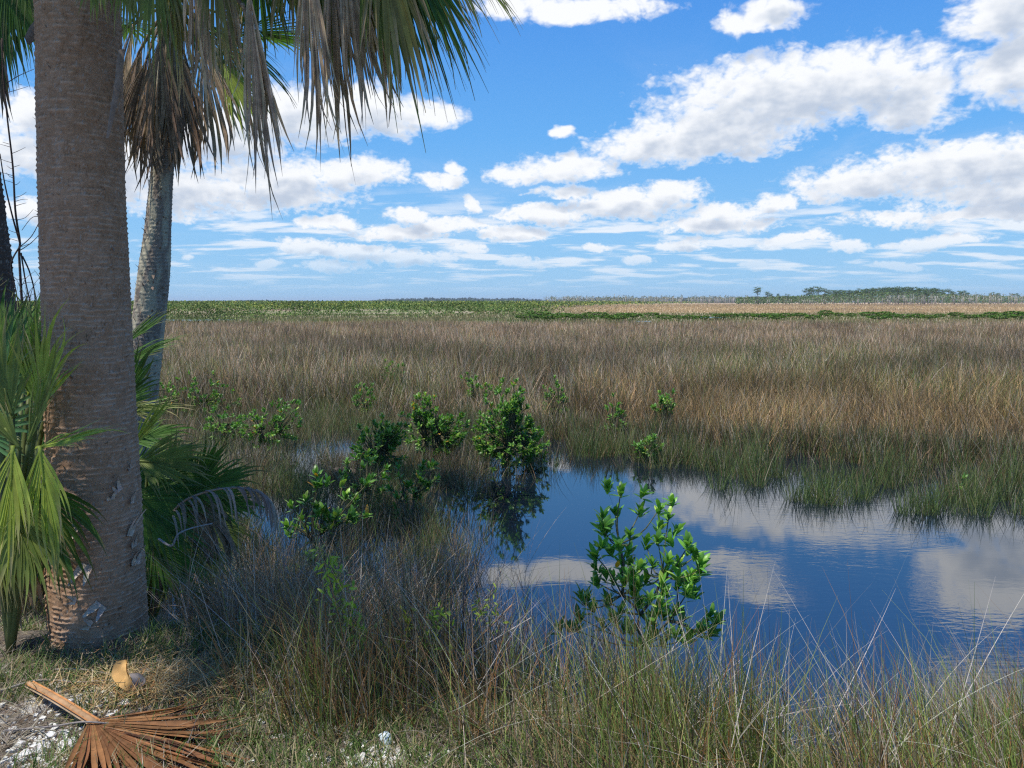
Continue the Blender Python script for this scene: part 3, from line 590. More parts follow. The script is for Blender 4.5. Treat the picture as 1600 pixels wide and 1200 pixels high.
hg(450, -110, 3.2, (.05, -1, .2), .56, 'mixed', 30, 30, twist=.4, droop=.3)
hg(330, -110, 2.95, (.05, -1, .0), .66, 'mixed', 14, 42, twist=.7)
hg(300, -80, 3.05, (.08, -1, .0), .66, 'dead', 12, 42)
hg(345, -80, 3.15, (.10, -1, .0), .62, 'dead', 9, 34)
hg(240, -100, 3.05, (-.02, -1, .0), .60, 'olive', 20, 28, twist=.5)
hg(270, -60, 3.2, (.05, -1, .0), .58, 'mixed', 15, 40)
hg(200, -90, 3.15, (-.02, -1, .0), .42, 'olive', 26, 26, twist=.5)
hg(150, -60, 3.1, (-.1, -1, .0), .26, 'olive', 30, 20, twist=.5)
hg(380, -60, 3.3, (-.25, -1, .1), .5, 'mixed', 20, 24, twist=.5)
bigf(560, -230, 3.3, (.5, -.8, .5), .62, 'blue', spread=60, nseg=40, droop=.28, hang=.1, costa=.1)
bigf(440, -230, 3.3, (.1, -.9, .5), .62, 'green', spread=60, nseg=40, droop=.28, hang=.1, costa=.1)
for k_ in range(24):                 # the rest of the crown, above the picture
    a_ = k_ * 2.4; el_ = rf.uniform(-.25, 1.1); dv = A([math.cos(a_) * math.cos(el_), math.sin(a_) * math.cos(el_), math.sin(el_)]); r_ = rf.uniform(.7, 1.1)
    hp = CR + A([0, 0, .15]) + dv * r_
    if hp[2] < CAM_H + .45 * max(hp[1], 0) + .2: hp[2] = CAM_H + .47 * max(hp[1], 0) + .35
    add_frond(big, L0, rf, hp, (dv[0], dv[2] * .6, dv[1]), rf.uniform(.65, .8), ['green', 'blue', 'olive'][k_ % 3], CR, up=(0, 0, 1), spread=95, nseg=30, droop=.12 if el_ > .3 else .2, K=6)
for k_ in range(7):                  # extra leaves added on the sunny side of the crown to shade the trunk
    a_ = R(150 + k_ * 16); hp = CR + A([math.cos(a_) * .55, math.sin(a_) * .55, .02 + .08 * (k_ % 3)]); add_frond(big, L0, rf, hp, (math.cos(a_), -.35, math.sin(a_)), .62, 'olive' if k_ % 2 else 'green', CR, up=(0, 0, 1), spread=95, nseg=34, droop=.16, K=6)
for k_ in range(6):  # more added fronds, set close in to keep sun patches off the upper trunk
    a_ = R(165 + k_ * 14); hp = CR + A([-.12 - .05 * k_, -.06 - .04 * (k_ % 3), .10 + .05 * (k_ % 2)]); add_frond(big, L0, rf, hp, (math.cos(a_), .05, math.sin(a_)), .6, 'green', CR, up=(0, 0, 1), spread=100, nseg=34, droop=.08, K=6)
# a dry strip of leaf base stuck to the trunk, and the stub at its left
build('leaf_strip', rel([ribbons(spline([at(190, 78, 3.42), at(184, 130, 3.40), at(174, 185, 3.40), at(168, 216, 3.40)], 8)[None], A([[.03, .032, .03, .028, .026, .022, .016, .012]]), A([[1., 0, .2]]), A([[.24, .19, .16]]), fold=.2)], L0), M_dead, big)
build('leaf_stub', rel([ribbons(spline([at(62, 30, BY), at(50, 50, BY), at(40, 64, BY - .02)], 5)[None], A([[.03, .04, .05, .04, .03]]), A([[.4, 0, -.9]]), A([[.22, .17, .14]]), fold=.3), ribbons(spline([at(62, 30, BY - .02), at(52, 52, BY - .02), at(42, 66, BY - .04)], 5)[None], A([[.03, .04, .05, .04, .03]]), A([[.5, 0, -.9]]), A([[.2, .16, .13]]), fold=.3)], L0), M_wood, big)

# second palm, farther
rng = rs(111); Y2 = 7.2
pts = [A([at(212, 640, Y2)[0], Y2, -.6])] + [at(px, py, Y2) for px, py in ((219, 640), (226, 560), (236, 470), (244, 390), (250, 310), (258, 210), (264, 110), (268, 10))]
p2 = thing('cabbage_palm', (pts[0][0], Y2, 0), 'slimmer leaning cabbage palm behind, pale lichen on trunk, brown skirt of dead fronds', 'palm tree'); L0 = (pts[0][0], Y2, 0)
tg, cl, ra = trunk(rng, pts, [.17, .158, .150, .143, .138, .112, .098, .095, .10, .11], ring=.035, C=(.25, .20, .155), C2=(.50, .45, .37), sides=120, res_z=.012, lichen=1.0, seed=50, amp=.006, crack=.008)
build('trunk', rel([tg], L0), M_bark, p2); tag(build('bark_fibres', rel([fibres(rng, cl, ra, 350, .035)], L0), M_wood, p2), kind='stuff')
CR = at(268, 10, Y2); rf = rs(112)
def p2f(hx, hy, dY, dr, L, kind, **k): add_frond(p2, L0, rf, at(hx, hy, Y2 + dY), dr, L, kind, CR, **k)
for (hx, hy, dY, dr, L, kd) in ((235, 70, -.2, (-.15, -1, 0), .95, 'brown'), (262, 75, -.35, (-.05, -1, 0), .85, 'brown'), (285, 70, -.1, (.1, -1, 0), .8, 'brown'), (250, 80, .2, (-.3, -1, .1), .8, 'brown'), (275, 60, .3, (.1, -1, 0), .9, 'brown'), (222, 75, 0, (-.3, -1, 0), .8, 'dead'), (208, 40, .1, (-.25, -1, 0), .95, 'dead')):
    p2f(hx, hy, dY, dr, L * 1.08, kd, spread=14, nseg=26, droop=.4, hang=.4, twist=.8, wmax=.04, costa=.08, ragged=.25)
for (hx, hy, dY, dr, L) in ((228, 95, -.25, (-.22, -1, 0), .78), (243, 110, -.32, (-.12, -1, 0), .74), (258, 105, -.36, (-.02, -1, 0), .76), (272, 100, -.32, (.06, -1, 0), .74), (284, 90, -.2, (.14, -1, 0), .72), (215, 85, -.1, (-.3, -1, 0), .78), (250, 60, -.4, (-.05, -1, 0), .8), (236, 130, -.2, (-.25, -1, 0), .62)):
    p2f(hx, hy, dY, dr, L * 1.1, 'brown', spread=20, nseg=26, droop=.3, hang=.3, twist=.8, wmax=.045, costa=.08, ragged=.3)
for (hx, hy, dY, dr, L, kd) in ((315, 70, 0, (.1, -1, 0), .95, 'dead'), (345, 60, .2, (.35, -1, 0), .9, 'mixed'), (350, 100, .1, (.5, -.8, 0), .75, 'bright'), (330, 40, .3, (.8, -.6, .2), .9, 'green'), (300, 20, .4, (.5, -.9, .2), .9, 'green'), (215, 20, .2, (-.7, -.7, .2), .8, 'green'), (240, -20, .2, (-.5, .2, .2), .8, 'green')):
    p2f(hx, hy, dY, dr, L * .95, kd, spread=32, nseg=30, droop=.4, hang=.2, twist=.6, wmax=.035, costa=.1, ragged=.25)
for k_ in range(12):
    a_ = k_ * 2.4; el_ = rf.uniform(.0, 1.2); dv = A([math.cos(a_) * math.cos(el_), math.sin(a_) * math.cos(el_), math.sin(el_)])
    add_frond(p2, L0, rf, CR + dv * .8, (dv[0], dv[2], dv[1]), .8, 'green', CR, up=(0, 0, 1), spread=95, nseg=28, droop=.25, K=6, wmax=.04)

# third palm at the left edge
rng = rs(121); Y3 = 5.6
pts = [A([at(12, 620, Y3)[0], Y3, -.5])] + [at(px, py, Y3) for px, py in ((0, 620), (-5, 530), (-16, 450), (-26, 340), (-40, 200), (-52, 80), (-60, -30))]
p3 = thing('cabbage_palm', (pts[0][0], Y3, 0), 'dark palm trunk cut by the left picture edge, leaning outwards', 'palm tree'); L0 = (pts[0][0], Y3, 0)
tg, cl, ra = trunk(rng, pts, [.17, .16, .15, .148, .15, .13, .11, .11, .12], ring=.04, C=(.10, .075, .06), C2=(.17, .13, .11), sides=110, res_z=.012, seed=80, amp=.012, rough=1.8)
build('trunk', rel([tg], L0), M_bark, p3)
CR = at(-60, -40, Y3); rf = rs(122)
for (hx, hy, dr, L, kd) in ((5, -60, (.35, -1, 0), .62, 'green'), (40, -70, (.5, -.8, 0), .55, 'green'), (-10, -40, (.1, -1, 0), .62, 'blue'), (-12, 20, (.1, -1, 0), .60, 'brown'), (10, -90, (.6, -.5, .2), .6, 'green')):
    add_frond(p3, L0, rf, at(hx, hy, Y3), dr, L, kd, CR, spread=50 if kd != 'brown' else 9, nseg=36 if kd != 'brown' else 10, droop=.4, hang=.3, twist=.5)
for k_ in range(10):
    a_ = k_ * 2.4; el_ = rf.uniform(.2, 1.2); dv = A([math.cos(a_) * math.cos(el_), math.sin(a_) * math.cos(el_), math.sin(el_)])
    add_frond(p3, L0, rf, CR + A([-.2, 0, .2]) + dv * .7, (dv[0], dv[2], dv[1]), .7, 'green', CR, up=(0, 0, 1), spread=95, nseg=26, droop=.2, K=6)

# ------------------------------------------------------------------ palmetto clumps
def clump(name, px, py, Y, label, lst, seed, n_fill=0, fill=None, rootz=-.05):
    rf = rs(seed); c0 = at(px, py, Y); c0[2] = ground_z(c0[0], c0[1]).item() + rootz; t_ = thing(name, c0, label, 'palmetto', 'palmetto clumps by the palms')
    for (hx, hy, fY, dr, L, kd, spr, dp) in lst:
        add_frond(t_, c0, rf, at(hx, hy, fY), dr, L, kd, c0 + A([0, 0, .05]), spread=spr, nseg=int(13 + spr * .24), droop=dp * 1.25 + .05, hang=.6 if kd in ('dead', 'brown') else .05, twist=.8 if kd in ('dead', 'brown') else .35, wmax=.03 if kd == 'dead' else .022, wigg=.12, ragged=.22, start=.3, up=nrm(A([rf.uniform(-.3, .3), -.8, .55])))
    return t_
pc = None
clump('saw_palmetto', 10, 930, 3.35, 'palmetto clump at left of the big trunk with drooping yellow-green fans', [
    (80, 600, 3.6, (.05, 1, .1), .42, 'olive', 22, .02), (45, 620, 3.7, (.12, 1, .1), .42, 'bright', 20, .03), (15, 640, 3.7, (-.1, 1, .2), .42, 'olive', 36, .06),
    (10, 560, 3.9, (-.3, .5, .2), .4, 'green', 75, .15), (25, 600, 3.7, (-.6, .4, .0), .4, 'olive', 70, .15), (70, 640, 3.6, (.1, 1, .1), .42, 'olive', 40, .08),
    (60, 700, 3.15, (.8, .25, -.1), .33, 'bright', 12, .12), (45, 690, 3.15, (.35, .9, 0), .34, 'olive', 14, .08), (30, 700, 3.15, (-.5, .8, 0), .3, 'olive', 16, .1),
    (62, 700, 3.12, (.12, -.9, -.1), .42, 'bright', 26, .5), (20, 700, 3.08, (-.05, -.9, -.1), .46, 'bright', 30, .5), (60, 640, 3.25, (.2, .9, 0), .36, 'bright', 30, .08), (20, 650, 3.2, (-.2, .9, 0), .38, 'olive', 34, .1), (0, 600, 3.5, (-.1, .9, 0), .42, 'bright', 40, .08), (30, 780, 3.2, (.1, -1, -.1), .40, 'olive', 70, .4), (70, 760, 3.3, (.1, -1, 0), .40, 'green', 65, .4),
    (-10, 800, 3.25, (0, -1, 0), .4, 'olive', 80, .4), (-30, 680, 3.4, (.1, .3, 0), .5, 'blue', 90, .15), (20, 850, 3.5, (.2, -1, 0), .3, 'dead', 60, .4), (40, 560, 4.5, (.4, .6, 0), .5, 'green', 70, .12), (60, 800, 3.6, (.3, -.6, 0), .4, 'green', 80, .3), (90, 540, 4.4, (.3, .9, 0), .35, 'green', 50, .1)], 201)
pc = clump('saw_palmetto', 215, 850, 4.6, 'palmetto clump behind the big trunk, dead grey frond drooping over it', [
    (185, 570, 5.2, (.9, .42, .1), .42, 'green', 16, .04), (190, 540, 5.3, (.8, .6, .1), .36, 'green', 15, .03), (185, 640, 5.0, (1, .05, .1), .36, 'olive', 22, .12), (205, 690, 4.9, (.8, .25, 0), .36, 'green', 34, .18),
    (205, 700, 4.4, (.6, .75, 0), .32, 'bright', 18, .06), (215, 720, 4.4, (.9, .0, 0), .40, 'olive', 50, .25), (230, 740, 4.5, (.8, -.2, 0), .44, 'green', 60, .35), (210, 770, 4.3, (.6, -.6, 0), .45, 'green', 70, .3),
    (305, 765, 4.5, (.85, .30, -.1), .36, 'green', 50, .14), (300, 770, 4.6, (.5, .8, 0), .35, 'green', 45, .15), (315, 780, 4.6, (1, -.1, 0), .32, 'green', 60, .25), (230, 840, 4.4, (.5, -.6, 0), .4, 'green', 80, .3),
    (300, 790, 4.5, (.8, -.5, 0), .36, 'brown', 60, .7), (260, 760, 4.6, (.3, .8, 0), .3, 'olive', 60, .15), (280, 840, 4.7, (.6, -.4, 0), .35, 'olive', 80, .35), (190, 630, 4.6, (.5, .9, 0), .35, 'green', 50, .1), (320, 810, 4.9, (.8, -.5, 0), .30, 'olive', 60, .35)], 202)
clump('saw_palmetto', 120, 860, 4.9, 'dark green palmetto fans filling the gap behind the big trunk', [
    (110, 640, 5.1, (-.2, .9, 0), .5, 'green', 70, .1), (150, 700, 5.0, (.3, .6, 0), .5, 'green', 80, .15), (190, 760, 5.0, (.6, .2, 0), .5, 'green', 85, .25), (60, 720, 4.9, (-.6, .4, 0), .5, 'green', 85, .2), (90, 800, 4.7, (-.3, -.2, 0), .5, 'olive', 90, .3), (20, 720, 5.0, (-.3, .7, 0), .5, 'green', 80, .2), (240, 800, 5.1, (.7, -.1, 0), .45, 'green', 85, .3), (-20, 760, 4.6, (-.2, .1, 0), .5, 'green', 90, .3)], 203)

def drooping_dead(root):
    rng = rs(205); arch = spline([at(*p_) for p_ in ((262, 812, 4.4), (285, 785, 4.3), (325, 768, 4.2), (370, 762, 4.15), (400, 768, 4.15), (415, 778, 4.15))], 40); n = 26; P = np.zeros((n, 9, 3)); W = np.zeros((n, 9)); S = np.zeros((n, 9, 3))
    for i in range(n):
        f = (i + rng.uniform(0, .8)) / n; p = arch[int(f * 38) + 1]; tg_ = nrm(arch[min(int(f * 38) + 2, 39)] - arch[int(f * 38)]); L = rng.uniform(.16, .33) * (1 - .3 * abs(f - .4)); d_ = nrm(tg_ * 1.0 + A([rng.uniform(-.1, .5), rng.uniform(-.7, .3), .25])); dr_ = rng.uniform(.45, .8)
        for k in range(9):
            P[i, k] = p; p = p + d_ * L / 8; d_ = nrm(d_ + A([0, 0, -dr_]) * (1.1 if k < 5 else .5)); W[i, k] = .017 * rng.uniform(.8, 1.1) * (1 - .8 * (k / 8) ** 2); tw_ = rng.normal(.3, .25); S[i, k] = nrm(A([math.cos(tw_), math.sin(tw_), 0]))
    C = jit(rng, (.31, .25, .205), n, .45); fo = build('frond', rel([ribbons(P, W, S, C, fold=.2)] + tube(arch, np.linspace(.009, .003, 40), (.38, .30, .22), 5), root.location), M_dead, root); fo['label'] = 'grey dead frond arching over with hanging strips'
drooping_dead(pc)

# bare climbing twigs at the left edge
def bare_twigs():
    rng = rs(131); Yt = 4.7; geos = []; C = (.07, .05, .045)
    def br(pxs, r0, r1): 
        geos.extend(tube(spline([at(a, b_, Yt + rng.uniform(-.04, .04)) for a, b_ in pxs], 4 * len(pxs)), np.linspace(r0, r1, 4 * len(pxs)), C, 5))
    br([(48, 640), (40, 560), (36, 500), (30, 400), (31, 378), (24, 330), (20, 260), (12, 190), (5, 120), (3, 60)], .009, .0035)
    br([(31, 378), (20, 340), (8, 290), (0, 240)], .006, .003); br([(32, 385), (50, 368), (62, 342), (50, 340), (34, 360)], .003, .0015); br([(30, 392), (48, 380), (64, 364)], .003, .0015)
    br([(33, 395), (40, 440), (48, 480), (46, 520)], .005, .003); br([(35, 400), (48, 430), (55, 470), (50, 520)], .005, .003); br([(31, 385), (18, 410), (22, 440), (30, 480)], .005, .003)
    br([(10, 130), (30, 118), (58, 106)], .003, .0012); br([(10, 145), (28, 140), (44, 135)], .002, .001); br([(18, 240), (28, 236), (40, 230)], .002, .001); br([(16, 70), (22, 100), (26, 128), (34, 132)], .002, .001); br([(14, 225), (4, 222)], .002, .001)
    for i in range(26):
        y0 = rng.uniform(200, 520); x0 = np.interp(y0, [200, 260, 378, 500, 560], [13, 20, 31, 38, 41]); s = rng.choice([-1, 1]); l = rng.uniform(8, 26)
        br([(x0, y0), (x0 + s * l * .5, y0 - l * .15), (x0 + s * l, y0 - l * rng.uniform(.1, .7))], .002, .0009)
    for i in range(14):
        y0 = rng.uniform(450, 540); x0 = rng.uniform(10, 50); a_ = rng.uniform(-1, 1); br([(x0, y0), (x0 + 14 * a_, y0 - 20), (x0 + 36 * a_, y0 - 32)], .002, .0009)
    return geos
p = onz(48, 800, -.1); o_ = thing('bare_sapling', (p[0], 4.7, -.2), 'leafless dark twiggy sapling between the left edge and the big trunk', 'shrub')
build('stem', rel(bare_twigs(), (p[0], 4.7, -.2)), M_wood, o_)
geos = tube(spline([A([at(48, 640, 4.7)[0], 4.7, -.25]), at(48, 700, 4.7), at(48, 638, 4.7)], 8), .009, (.07, .05, .045), 5); build('stem', rel(geos, (p[0], 4.7, -.2)), M_wood, o_)

# ------------------------------------------------------------------ mangrove shrubs
LEAFC = [(.10, .25, .035), (.15, .32, .045), (.08, .19, .035), (.30, .44, .07)]
def rosettes(rng, C0, D0, nl=8, L=.085, yellow=.012, wr=.42, bright=1.0):
    m = len(C0); k = np.repeat(np.arange(m), nl); n = len(k); a = np.tile(np.arange(nl) * 2.4, m) + np.repeat(rng.uniform(0, 6, m), nl)
    D = nrm(D0)[k]; ref = nrm(np.cross(D, A([.3, .2, .9]) + rng.uniform(-.1, .1, (n, 3)))); bi = np.cross(D, ref)
    op = rng.uniform(.55, 1.4, n) * np.tile(np.linspace(.55, 1.1, nl), m); out = ref * np.cos(a)[:, None] + bi * np.sin(a)[:, None]
    Dl = nrm(D * np.cos(op)[:, None] + out * np.sin(op)[:, None] + A([0, 0, .12])); N = nrm(D * np.sin(op)[:, None] - out * np.cos(op)[:, None] + A([0, 0, .5]))
    P = C0[k] - D * (np.tile(np.linspace(0, .04, nl), m))[:, None]; Lf = L * rng.uniform(.7, 1.2, n); C = palette(rng, n, LEAFC, [1, 1, .8, .35]) * bright
    yl = rng.uniform(0, 1, n) < yellow; C[yl] = (.55, .28, .03)
    return leaves(P, Dl, N, Lf, Lf * wr * rng.uniform(.85, 1.15, n), C)
def shrub_geo(rng, base, H, Wd, nros, nst=5, nl=8, L=.08, lobes=None, yellow=.01):
    """stems climb from the root to every rosette; foliage keeps to an uneven crown"""
    tips = []; lob = (lobes or [(0, 0, .55, .5, .5)]) * 2 + [(0, 0, .2, .38, .2)]
    while len(tips) < nros:
        lb = lob[rng.randint(len(lob))]; v = rng.normal(size=3); v /= np.linalg.norm(v); v *= rng.uniform(.35, 1) ** .4
        q_ = A([lb[0] + v[0] * lb[3], lb[1] + v[1] * lb[3], lb[2] + v[2] * lb[4]]); 
        if q_[2] < .05: continue
        tips.append(q_ * A([Wd, Wd, H]))
    tips = A(tips) * (1 + .12 * rng.normal(size=(nros, 1))); root = np.zeros(3)
    mains = [A([rng.uniform(-.12, .12) * Wd, rng.uniform(-.12, .12) * Wd, H * rng.uniform(.3, .5)]) for _ in range(nst)]
    st = []
    for mn in mains: st += tube(spline([root + A([mn[0] * .4, mn[1] * .4, -.3]), mn * A([.7, .7, .5]), mn], 6), np.linspace(.012, .008, 6), (.16, .13, .10), 5)
    for tp in tips:
        mn = mains[np.argmin([np.linalg.norm((m_ - tp)[:2]) for m_ in mains])]; st += tube(spline([mn, (mn + tp) / 2 + rng.normal(0, .03, 3) * H, tp], 5), np.linspace(.006, .003, 5), (.14, .13, .07), 4)
    cen = A([0, 0, H * .35]); D0 = nrm(tips - cen + rng.normal(0, .12, tips.shape) * H + A([0, 0, .25 * H]))
    return rosettes(rng, tips, D0, nl, L, yellow), st
MG = 'mangrove shrubs around the pond'
FEET = []
def mangrove(px, ytop, ybase, wpx, nros, label, seed, L=.085, lobes=None, nl=8, yellow=.01, zb=WATER):
    rng = rs(seed); nros = int(nros * 2.7); L *= .74; b_ = onz(px, ybase, zb); Y = b_[1]; H = (at(px, ytop, Y)[2] - b_[2]) * .86; Wd = wpx / FPX * Y
    FEET.append((b_[0], b_[1], Wd)); o = thing('mangrove_shrub', b_, label, 'mangrove', MG); fo, st = shrub_geo(rng, b_, H, Wd, nros, L=L, lobes=lobes, nl=nl, yellow=yellow)
    build('foliage', [fo], M_leaf, o); build('stem', st, M_wood, o); return o
LB = lambda *a: list(a)
mangrove(592, 640, 748, 95, 60, 'round leafy mangrove bush in the middle, left of two others, over dark water', 301, lobes=[(0, 0, .6, .42, .36), (-.1, .1, .5, .35, .4), (.2, 0, .75, .22, .22)])
mangrove(676, 603, 722, 100, 85, 'middle bush of the three leafy mangroves with a narrow pointed top', 302, lobes=[(0, 0, .45, .45, .32), (-.12, 0, .75, .2, .25), (.3, 0, .42, .22, .3)])
mangrove(790, 598, 736, 115, 120, 'tallest mangrove bush at the pond corner, reflected in the water', 303, lobes=[(0, 0, .4, .42, .28), (-.05, 0, .65, .3, .25), (.05, 0, .88, .18, .13), (.35, 0, .38, .2, .2), (-.2, .1, .42, .26, .26)])
mangrove(505, 700, 905, 150, 17, 'dark sprawling mangrove with bare gaps above shaded water at centre left', 304, L=.1, lobes=[(0, 0, .85, .12, .14), (-.15, 0, .55, .28, .2), (.25, 0, .6, .25, .15), (.05, 0, .35, .4, .16)], yellow=.03)
mangrove(422, 612, 705, 105, 38, 'wide low mangrove bush left of the bright water glimpse', 305, lobes=[(-.25, 0, .5, .28, .35), (.25, 0, .65, .25, .3), (0, .1, .35, .4, .2)])
mangrove(318, 570, 652, 85, 30, 'mangrove bush in grass right of the second palm', 306, lobes=[(0, 0, .6, .4, .35), (.35, 0, .35, .25, .25)])
mangrove(352, 618, 690, 80, 20, 'small mangrove patch below the bush near the second palm', 307, lobes=[(0, 0, .5, .5, .3)])
mangrove(617, 553, 610, 42, 26, 'lone small bush poking from brown grass, highest of the near shrubs', 308)
mangrove(569, 598, 655, 36, 22, 'tiny bush between the wide low mangrove and the three bushes', 309)
mangrove(752, 578, 650, 55, 24, 'small yellowish bush just behind the tallest mangrove', 310, lobes=[(-.2, 0, .7, .28, .25), (.3, 0, .65, .22, .2)])
mangrove(868, 594, 662, 42, 24, 'small bush just right of the narrow strip of water in the grass', 311)
mangrove(960, 620, 690, 38, 26, 'compact dark bush alone in grass above the pond centre', 312)
mangrove(1036, 602, 680, 46, 20, 'loose small bush farthest right in the mid grass', 313, lobes=[(0, 0, .7, .4, .25)])
mangrove(1013, 672, 722, 40, 20, 'small sprig at the pond edge below the lone grass bushes', 314)
mangrove(832, 650, 725, 60, 30, 'pale low bush joined to the right of the tallest mangrove', 315, lobes=[(0, 0, .5, .45, .3), (-.1, 0, .85, .1, .15)])
mangrove(640, 700, 815, 90, 14, 'low mangrove with orange leaves below the middle bush', 316, lobes=[(0, 0, .6, .4, .25), (.35, 0, .8, .25, .15)], yellow=.06)
mangrove(1490, 735, 772, 30, 2, 'small green sprig at the right pond edge among sedges', 317)
mangrove(256, 588, 655, 60, 26, 'bush half hidden behind the second palm trunk', 318)
mangrove(570, 690, 800, 70, 14, 'shaded low bush under the round leafy mangrove', 319)

def feet_sedge():
    rng = rs(23); cx, cy = [], []
    for _ in range(260): u_ = rng.uniform(-.44, -.12); y_ = rng.uniform(9.6, 13.8); cx.append(u_ * y_); cy.append(y_)
    for x_, y_, w_ in FEET:
        for _ in range(22): cx.append(x_ + rng.normal(0, .42) * max(w_, .35)); cy.append(y_ - rng.uniform(-.25, .45))
    cx, cy = A(cx), A(cy); m = len(cx)
    return [tufts(rng, cx, cy, rng.uniform(.18, .42, m), rng.uniform(.03, .12, m), rng.uniform(10, 30, m), [G_BROWN, G_DARK, G_GREY, (.09, .14, .04), (0.15, 0.22, 0.075), G_OLIVE], [1.2, .8, .6, 1, .8, .6], .9, .006, rng.uniform(0, 1, m))]
tag(build('shrub_foot_sedge', feet_sedge(), M_grass), 'reeds and sedge crowding the feet of the mangrove bushes', 'sedge', kind='stuff')

# nearest mangrove, branch tips placed one by one
def near_mangrove():
    rng = rs(330); Yb = 4.1; b_ = A([at(1000, 1000, Yb)[0], Yb, WATER - .2])
    tips = [(970, 768, 0), (962, 800, .05), (942, 808, -.05), (946, 832, .0), (985, 835, -.05), (1000, 800, .1), (1030, 795, 0), (1045, 806, .1), (968, 852, .05), (930, 868, 0), (955, 862, -.1), (1010, 850, .1), (1028, 845, 0), (1076, 852, .05), (1088, 868, 0), (1095, 890, -.05), (1085, 905, 0), (1060, 880, .1), (1045, 875, -.1), (1020, 880, 0), (1000, 885, -.1), (985, 880, .1), (1010, 905, .0), (1035, 912, -.1), (1060, 915, .0), (1075, 925, -.1), (990, 925, 0), (958, 905, .05), (932, 910, 0), (914, 935, 0), (925, 950, -.1), (950, 940, 0), (970, 955, -.1), (1000, 945, .1), (1030, 950, -.1), (1055, 955, .0), (1110, 962, .0), (1120, 972, -.05), (1110, 990, 0), (1065, 970, 0), (1020, 975, -.1), (985, 985, 0), (940, 975, 0), (1045, 990, .1), (905, 965, .1), (1040, 925, .1), (1015, 935, -.15), (975, 910, -.1), (890, 980, 0), (1000, 1010, -.1), (1070, 1000, 0)]
    T_ = A([at(a, c_, Yb + d_ * 1.6) for a, c_, d_ in tips]) - b_
    jun = [A([at(a, c_, Yb)[i] for i in range(3)]) - b_ for a, c_ in ((968, 850), (972, 930), (1035, 900), (1045, 970), (1000, 960), (1005, 1010), (1080, 985))]
    st = []; root = A([0, 0, 0.])
    st += tube(spline([root, jun[5]], 5), .013, (.16, .12, .10), 6)
    for a_, c_ in ((5, 4), (4, 1), (1, 0), (4, 2), (5, 3), (3, 6)): st += tube(spline([jun[a_], (jun[a_] + jun[c_]) / 2 + rng.normal(0, .015, 3), jun[c_]], 6), np.linspace(.009, .006, 6), (.17, .13, .11), 6)
    for tp in T_:
        cand = [j for j in jun if j[2] < tp[2] + .02] or [jun[5]]; mn = min(cand, key=lambda j: np.linalg.norm(j - tp)); st += tube(spline([mn, (mn + tp) / 2 + A([0, 0, -.02]) + rng.normal(0, .012, 3), tp], 6), np.linspace(.005, .0028, 6), (.15, .16, .08), 5)
    cen = A([0, 0, .25]); D0 = nrm((T_ - cen) * A([1, .6, .8]) + rng.normal(0, .15, T_.shape) + A([0, -.1, .75]))
    o = thing('mangrove_shrub', b_, 'nearest mangrove sapling in front of the open pond with a single orange leaf', 'mangrove', MG)
    X_ = np.concatenate([T_, T_ + rng.normal(0, .05, T_.shape)]); fo = rosettes(rng, X_, np.concatenate([D0, D0 + rng.normal(0, .3, D0.shape)]), 10, .074, 0.0, .38, 1.35); build('foliage', [fo], M_leaf, o); build('stem', st, M_wood, o)
    p_ = at(963, 887, Yb - .15) - b_; tag(build('orange_leaf', [leaves(p_[None], A([[.25, -.2, 1.]]), A([[.2, -1, .1]]), A([.045]), A([.028]), A([[.75, .36, .02]]))], M_leaf, o), 'single bright orange leaf')
near_mangrove()

# ------------------------------------------------------------------ shrubs along the far side of the marsh
rng = rs(401)
def far_shrub_mesh(rng, n=420, flat=.75):
    v = rng.normal(size=(n, 3)); v /= np.linalg.norm(v, axis=1, keepdims=True); lob = fbm(v[:, 0] * 2 + 5, v[:, 1] * 2, v[:, 2] * 2, rng.randint(99)); r = (.45 + .8 * lob) * rng.uniform(.6, 1, n) ** .5
    P = v * r[:, None] * A([.62, .62, .42 * flat / .75]) + A([0, 0, .5]); P[:, 2] = P[:, 2].clip(.05, 1.4); D = nrm(v + rng.normal(0, .7, v.shape) + A([0, 0, .4])); L_ = rng.uniform(.10, .19, n)
    return leaves(P, D, rng.normal(size=(n, 3)) + A([0, 0, 1.]), L_, L_ * .6, palette(rng, n, [(.06, .13, .025), (.09, .19, .03), (.15, .25, .05)], [1, 1, .6]))
protos = []
RP = sorted([1168,1192,1206,1228,1186,1270,1290,1250,1358,1384,1374,1412,1434,1452,1468,1515,1536,1550,1562,1584,1596,1492])[::-1]; ORD = ['first','second','third','fourth','fifth','sixth','seventh','eighth','ninth','tenth','eleventh','twelfth','thirteenth','fourteenth']
FS = 'mangroves dotted along the far edge of the marsh'; FSL = 'distant dark green mangrove along the far edge of the marsh'
for i in range(3):
    o = thing('mangrove_shrub', (0, 60, 0), FSL, 'mangrove', FS); build('foliage', [far_shrub_mesh(rs(410 + i))], M_far, o)
    st = tube(spline([A([0, 0, -.1]), A([.05, 0, .3]), A([0, .05, .6])], 4), .03, (.15, .12, .1), 4) + tube(spline([A([0, 0, -.1]), A([-.15, 0, .3]), A([-.25, .05, .55])], 4), .02, (.15, .12, .1), 4); build('stem', st, M_wood, o); protos.append(o)
